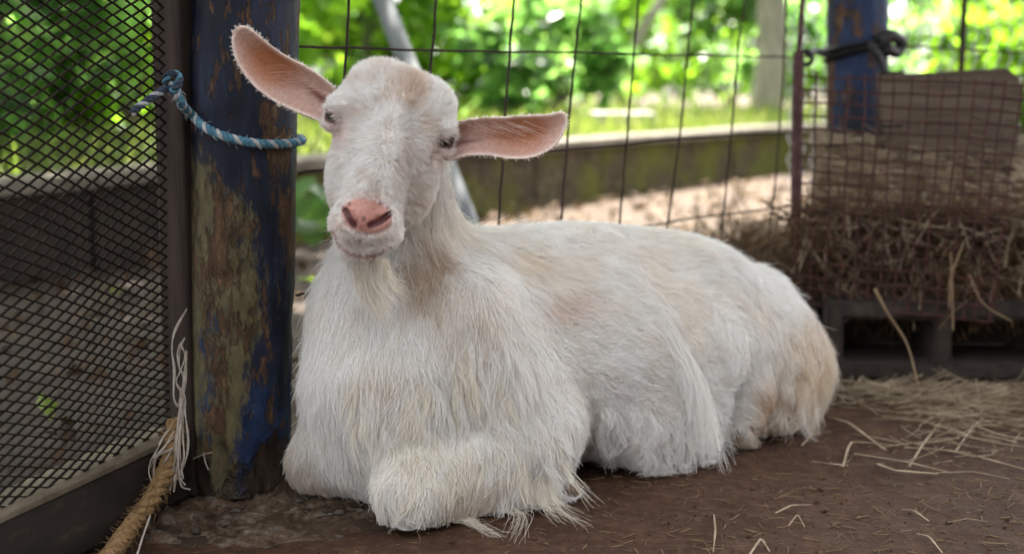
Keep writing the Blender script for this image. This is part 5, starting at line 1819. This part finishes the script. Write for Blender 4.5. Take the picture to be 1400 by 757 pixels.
def grow(N, kids, wfun, spread, seg, clump, rad, Lmul=1.0, liftadd=0.0, droop=0.6, jit=.25, keepfun=None):
    """N tufts of `kids` hairs each"""
    g = tri_sample(gv, gq, N, wfun)
    n = grad(FLD, g)
    d, L, lift, hd, ed = flow(g, n)
    L = L * np.exp(rng.normal(size=N) * .16)
    sp = spread * (1 - hd * .45) * (1 - ed * .6)
    # tuft spine
    def march(root, d, n, L, lift, droop, jitv):
        pts = [root]; dirn = norm(d * np.cos(lift)[:, None] + n * np.sin(lift)[:, None] + jitv)
        for k in range(seg):
            st = (L / seg)[:, None]
            q = pts[-1] + dirn * st
            f = sample(FLD, q); need = .0012 + .0012 * (k + 1) / seg
            gr = grad(FLD, q)
            push = np.clip(need - f, 0, .02)[:, None]
            q = q + gr * push
            q[:, 2] = np.maximum(q[:, 2], .005)
            nd_ = norm(q - pts[-1])
            dirn = norm(nd_ + np.array([0, 0, -1.0]) * (droop * L / .06 / seg * 1.6)[:, None] - gr * (0.22 * (f > .0035))[:, None])
            pts.append(q)
        return np.stack(pts, 1)
    tj = rng.normal(size=(N, 3)) * (jit * (1 - hd * .35))[:, None]
    tj -= n * (tj * n).sum(1, keepdims=True) * .75
    spine = march(g, d, n, L * Lmul * rng.uniform(.75, 1.25, N), lift + liftadd, droop * (1 - hd * .8), tj)
    # hairs
    idx = np.repeat(np.arange(N), kids); M_ = N * kids
    off = rng.normal(size=(M_, 3)) * sp[idx][:, None]
    off -= n[idx] * (off * n[idx]).sum(1, keepdims=True)
    r0 = g[idx] + off
    for _ in range(2):
        f = sample(FLD, r0); r0 = r0 - grad(FLD, r0) * np.clip(f, -.006, .006)[:, None]
    off = r0 - g[idx]
    tt = np.linspace(0, 1, seg + 1)[None, :, None]
    cl = clump * rng.uniform(.5, 1.1, (M_, 1, 1))
    scale = rng.uniform(.7, 1.12, M_)
    rel = spine[idx] - spine[idx][:, :1]
    stray = rng.normal(size=(M_, 1, 3)) * (L[idx] * .085)[:, None, None] * tt ** 1.5
    stray *= np.where(rng.uniform(size=(M_, 1, 1)) < .08, 1.7, 1)
    pts = r0[:, None] + rel * scale[:, None, None] - off[:, None] * cl * tt ** 1.3 + stray
    flat = pts.reshape(-1, 3)
    f = sample(FLD, flat); sm = np.tile(np.linspace(0, 1, seg + 1), M_)
    push = np.clip(.0010 + .0010 * sm - f, 0, .015) * (sm > 0)
    flat = flat + grad(FLD, flat) * push[:, None]
    flat[:, 2] = np.maximum(flat[:, 2], .004 + rng.uniform(0, .004, len(flat)))
    pts = flat.reshape(M_, seg + 1, 3)
    good = np.abs(sample(FLD, r0)) < .003
    good &= rng.uniform(size=M_) < bare(r0)
    if keepfun is not None: good &= keepfun(r0, n[idx])
    col = hair_colour(r0, M_)
    col = np.clip(col * (1 + rng.normal(size=(M_, 1)) * (.05 + .0 * hd[idx])[:, None]) * (1 + (rng.normal(size=(N, 1)) * .055)[idx]), 0, .92)
    tn = ((rng.uniform(size=N) < .11) * rng.uniform(.2, .6, N))[idx][:, None]
    col = col * (1 - tn) + col * np.array([.86, .74, .58]) * tn
    rr = rad * (1 - hd[idx] * .20) * (1 - ed[idx] * .35) * rng.uniform(.75, 1.25, M_)
    return pts[good], col[good], rr[good]

ml, nt, out = newmat('goat_hair')
at = nd(nt, "ShaderNodeAttribute", attribute_name="col")
df = nd(nt, "ShaderNodeBsdfDiffuse", inp={0: at.outputs[0]})
tl = nd(nt, "ShaderNodeBsdfTranslucent", inp={0: at.outputs[0]})
mx = nd(nt, "ShaderNodeMixShader", inp={0: 0.18, 1: df.outputs[0], 2: tl.outputs[0]})
gl = nd(nt, "ShaderNodeBsdfHair", inp={0: (.9, .9, .9, 1), 'RoughnessU': .35, 'RoughnessV': .9})
mx2 = nd(nt, "ShaderNodeMixShader", inp={0: 0.06, 1: mx.outputs[0], 2: gl.outputs[0]})
nt.links.new(mx2.outputs[0], out.inputs[0])

def build_hair(name, sets, parent):
    hc = bpy.data.hair_curves.new(name)
    sizes = []; P_ = []; C2 = []; R2 = []
    for pts, col, rr in sets:
        m, sgn = pts.shape[:2]
        sizes += [sgn] * m
        P_.append(pts.reshape(-1, 3)); C2.append(np.repeat(col, sgn, 0))
        taper = np.linspace(1, .28, sgn) ** .8
        R2.append((rr[:, None] * taper[None]).ravel())
    P_ = np.concatenate(P_).astype(np.float32); C2 = np.concatenate(C2).astype(np.float32); R2 = np.concatenate(R2).astype(np.float32)
    hc.add_curves(sizes)
    org = np.array(goat.location, dtype=np.float32)
    hc.attributes['position'].data.foreach_set('vector', (P_ - org).ravel())
    ra = hc.attributes.get('radius') or hc.attributes.new('radius', 'FLOAT', 'POINT')
    ra.data.foreach_set('value', R2)
    ca = hc.attributes.new('col', 'FLOAT_COLOR', 'POINT')
    ca.data.foreach_set('color', np.c_[C2, np.ones(len(C2), np.float32)].ravel())
    hc.materials.append(ml)
    o = bpy.data.objects.new(name, hc); COL.objects.link(o); o.parent = parent
    o['kind'] = 'stuff'
    return o

def w_body(p):
    u, v, w, hd, ed = masks(p)
    n = grad(FLD, p)
    f = facing(p, n)
    vis = np.where(f > -.25, 1.0, .28)
    vis = np.where(p[:, 2] < .012, .05, vis)
    return vis * (1 + 1.1 * hd) * (ed < .25) * (1 - hd * .999)
def w_head(p):
    u, v, w, hd, ed = masks(p)
    n = grad(FLD, p); f = facing(p, n)
    vis = np.where(f > -.3, 1.0, .3)
    return vis * np.maximum(hd * (1 - ed), 0) * sstep(.0, .15, hd)
def w_ear(p):
    u, v, w, hd, ed = masks(p)
    out_ = np.zeros(len(p))
    for E in EARS:
        near = (ed > .2) & (np.sign(u) == E['sgn'])
        if not near.any(): continue
        q = np.stack([u[near], v[near]], -1); d2 = np.full(len(q), 1e9); pl = E['pl']
        for i in range(len(pl)):
            a_ = pl[i]; e = pl[(i + 1) % len(pl)] - a_
            t = np.clip(((q - a_) @ e) / (e @ e), 0, 1)
            d2 = np.minimum(d2, ((q - a_ - t[:, None] * e) ** 2).sum(1))
        out_[near] = np.where(np.sqrt(d2) < 3.6, 1.0, .0)
    return out_ + 1e-9
HAIR_Q = 1.0
under = grow(int(7000 * HAIR_Q), 10, w_body, .0070, 4, .55, .00034, Lmul=.8, jit=.25, droop=.4)
top_ = grow(int(5200 * HAIR_Q), 24, w_body, .0066, 8, .93, .00029, Lmul=1.12, jit=.34, droop=.7)
head_ = grow(int(14000 * HAIR_Q), 9, w_head, .0032, 5, .55, .00020, jit=.15, droop=.2)
ear_ = grow(420, 5, w_ear, .0016, 3, .3, .00013, jit=.25, droop=.1)
build_hair('coat', [under, top_, head_, ear_], goat)

# long locks: beard, fore-arm fringe, flank ridge, hind fringe, neck mane
def lock(root_fn, shape, n, spread, rad, col, clump=.75, seg=10, stray=.006):
    """n hairs that start round root and follow shape (list of world points)"""
    sh = resample(shape, seg + 1)
    off = rng.normal(size=(n, 3)) * np.asarray(spread)
    tt = np.linspace(0, 1, seg + 1)[None, :, None]
    sc = rng.uniform(.55, 1.1, (n, 1, 1))
    pts = sh[0] + off[:, None] + (sh - sh[0])[None] * sc - off[:, None] * clump * tt ** 1.2 + rng.normal(size=(n, 1, 3)) * stray * tt ** 1.5
    flat = pts.reshape(-1, 3); f = sample(FLD, flat); sm = np.tile(np.linspace(0, 1, seg + 1), n)
    flat = flat + grad(FLD, flat) * (np.clip(.001 + .002 * sm - f, 0, .02) * (sm > .05))[:, None]
    flat[:, 2] = np.maximum(flat[:, 2], .004 + .004 * rng.uniform(size=len(flat)))
    c = np.clip(np.asarray(col)[None] * (1 + rng.normal(size=(n, 1)) * .06), 0, .9)
    return flat.reshape(n, seg + 1, 3), np.tile(c, (1, 1)) if len(c) == n else np.repeat(c, n, 0), np.full(n, rad) * rng.uniform(.7, 1.2, n)
def surf(px, py, d0=1.42, d1=2.3):
    """first point of the goat along the line of sight"""
    ds = np.arange(d0, d1, .003)
    pts = np.array([P(px, py, d) for d in ds]); f = sample(FLD, pts)
    k = np.argmax(f < 0.001)
    return (pts[k], ds[k]) if f[k] < 0.001 else (None, None)
def hang(x0, y0, steps, n, spread, col, rad=.00026, clump=.75, stray=.005, out_=.004):
    """a lock rooted on the coat at image point (x0, y0) that hangs through the steps (dx, dy)"""
    b, d = surf(x0, y0)
    if b is None: return
    pts = [b] + [P(x0 + dx, y0 + dy, d - out_ * (i + 1)) for i, (dx, dy) in enumerate(steps)]
    locks.append(lock(None, pts, n, (spread, spread * .7, spread * .7), rad, col, clump, stray=stray))
locks = []
CR = (.82, .77, .66); WH = (.84, .82, .79)
for k in range(9):
    x0 = 480 + k * 5.0; dx = rng.normal() * 4; ln = .6 + .5 * math.sin(math.pi * (k + 1.5) / 10)
    locks.append(lock(None, [Hpx(x0, 356, 54), Hpx(x0 + 3 + dx, 356 + 26 * ln, 46), Hpx(x0 + 12 + dx, 356 + 52 * ln, 40), Hpx(x0 + 30 + dx, 356 + (76 + rng.normal() * 5) * ln, 34)], 90, (.0045, .004, .003), .00020, CR if k % 3 else WH, .75))
build_hair('beard', locks, goat)
locks = []
# tufts on the fore arm and knee
for k in range(120):
    x0 = rng.uniform(540, 770); y0 = rng.uniform(530, 690) - (x0 - 535) * .10
    ln = rng.uniform(.35, .85); dx = rng.normal() * 12 + (x0 - 660) * .10
    hang(x0, y0, [(dx * .25, 18 * ln), (dx * .6, 40 * ln), (dx * 1.1, 66 * ln)], 26, .005, CR if rng.uniform() < .4 else WH)
# a few wisps trailing on the floor beside the elbow
for (a_, b2_, c_) in (((690, 690), (715, 715), (705, 738)), ((660, 700), (690, 726), (720, 733)), ((745, 660), (765, 695), (800, 720)), ((735, 670), (750, 700), (770, 716)), ((620, 705), (650, 726), (690, 736))):
    hang(*a_, [((b2_[0] - a_[0]) * .6, (b2_[1] - a_[1]) * .6), (b2_[0] - a_[0], b2_[1] - a_[1])], 30, .005, CR, .00020, stray=.008)
    b_s, d_s = surf(*a_)
    if b_s is not None:
        locks.append(lock(None, [b_s, P(*b2_, d_s - .02), on_z(*c_, .007)], 34, (.006, .004, .003), .00020, CR, .85, stray=.007))
# ridge of long hair in front of the thigh
for k in range(44):
    t_ = k / 43
    x0 = 862 + 78 * t_ ** .8 + rng.normal() * 6; y0 = 368 + 160 * t_ + rng.normal() * 5
    hang(x0, y0, [(20, 26), (36, 66), (42 + rng.normal() * 6, 112)], 40, .006, WH, clump=.6)
# fringe under the flank and stifle
for k in range(70):
    x0 = rng.uniform(810, 968); y0 = rng.uniform(550, 640); ln = rng.uniform(.4, .9)
    hang(x0, y0, [(8, 16 * ln), (13, 34 * ln), (9 + rng.normal() * 8, 54 * ln)], 24, .005, WH, clump=.7)
# thigh and hock
for k in range(120):
    x0 = rng.uniform(975, 1112); y0 = rng.uniform(400, 560)
    if x0 < 1045 and y0 > 478 + max(0, (x0 - 1020)) * 1.0: continue
    tan = float(sstep(1025, 1090, x0 + rng.normal() * 14) * sstep(420, 490, y0)) * rng.uniform(.2, .9)
    cc = np.array(WH) * (1 - tan) + np.array((.66, .52, .35)) * tan
    ln = rng.uniform(.5, 1)
    hang(x0, y0, [(5, 18 * ln), (9, 38 * ln), (8 + rng.normal() * 8, 58 * ln)], 26, .006, cc, .00028, clump=.65)
# wavy locks on the shoulder and the chest
for k in range(150):
    x0 = rng.uniform(475, 740); y0 = rng.uniform(380, 570)
    sw = (x0 - 560) * .10 + rng.normal() * 10
    hang(x0, y0, [(sw * .5 + rng.normal() * 3, 22), (sw * .8 + rng.normal() * 5, 46), (sw * 1.1 + rng.normal() * 6, 74)], 24, .004, WH if rng.uniform() < .65 else CR, clump=.85, stray=.003)
# pale hairs inside the ears
for k in range(26):
    x0 = rng.uniform(638, 715); y0 = 166 + rng.normal() * 4 + (x0 - 638) * .02
    hang(x0, y0, [(14, 5), (30, 12), (48, 19 + rng.normal() * 3)], 2, .004, (.80, .70, .64), .00011, clump=.3, stray=.001, out_=.0006)
for k in range(24):
    t_ = rng.uniform(); x0 = 438 - 60 * t_; y0 = 122 - 34 * t_ + rng.normal() * 4
    hang(x0, y0, [(-14, 1), (-30, 3), (-46, 8 + rng.normal() * 3)], 2, .004, (.70, .56, .49), .00009, clump=.3, stray=.001, out_=.0006)
# mane on the far side of the neck
for k in range(14):
    x0 = 588 + rng.uniform(-4, 8); y0 = 245 + k * 4
    locks.append(lock(None, [P(x0, y0, 1.76), P(x0 + 10, y0 + 22, 1.76), P(x0 + 13, y0 + 46, 1.765), P(x0 + 15 + rng.normal() * 4, y0 + 66, 1.77)], 30, (.004, .004, .004), .00022, WH, .8))
build_hair('fringe', locks, goat)
# whiskers and lashes
wh = []
for k in range(26):
    a_ = rng.uniform(0, 1); sx = -1 if k % 2 else 1
    b0 = Hp(sx * (36 + 8 * a_) - 7, 140 + 30 * a_, 62)
    b1 = b0 + (hu * sx * rng.uniform(.3, 1) + hv * rng.uniform(-.3, .7) + hw * rng.uniform(.2, .8)) * rng.uniform(.010, .026)
    wh.append((np.array([[b0, (b0 + b1) / 2 + hv * .001, b1]]), np.array([[.6, .55, .5]]), np.array([.00012])))
for E in EYES:
    s, ec, direction, hz, vt, ax, o = E
    for k in range(12):
        a_ = rng.uniform(-1, 1)
        b0 = Hp(*(ec + direction * 19 + hz * a_ * 12 - vt * (6.5 * (1 - a_ * a_))))
        dd_ = hu * direction[0] + hv * (direction[1] + .5) + hw * direction[2] + (hu * hz[0] + hv * hz[1] + hw * hz[2]) * a_ * .5
        b1 = b0 + norm(dd_) * rng.uniform(.004, .007)
        wh.append((np.array([[b0, (b0 + b1) / 2 - hv * .0005, b1]]), np.array([[.66, .58, .5]]), np.array([.00016])))
build_hair('whiskers', wh, goat)
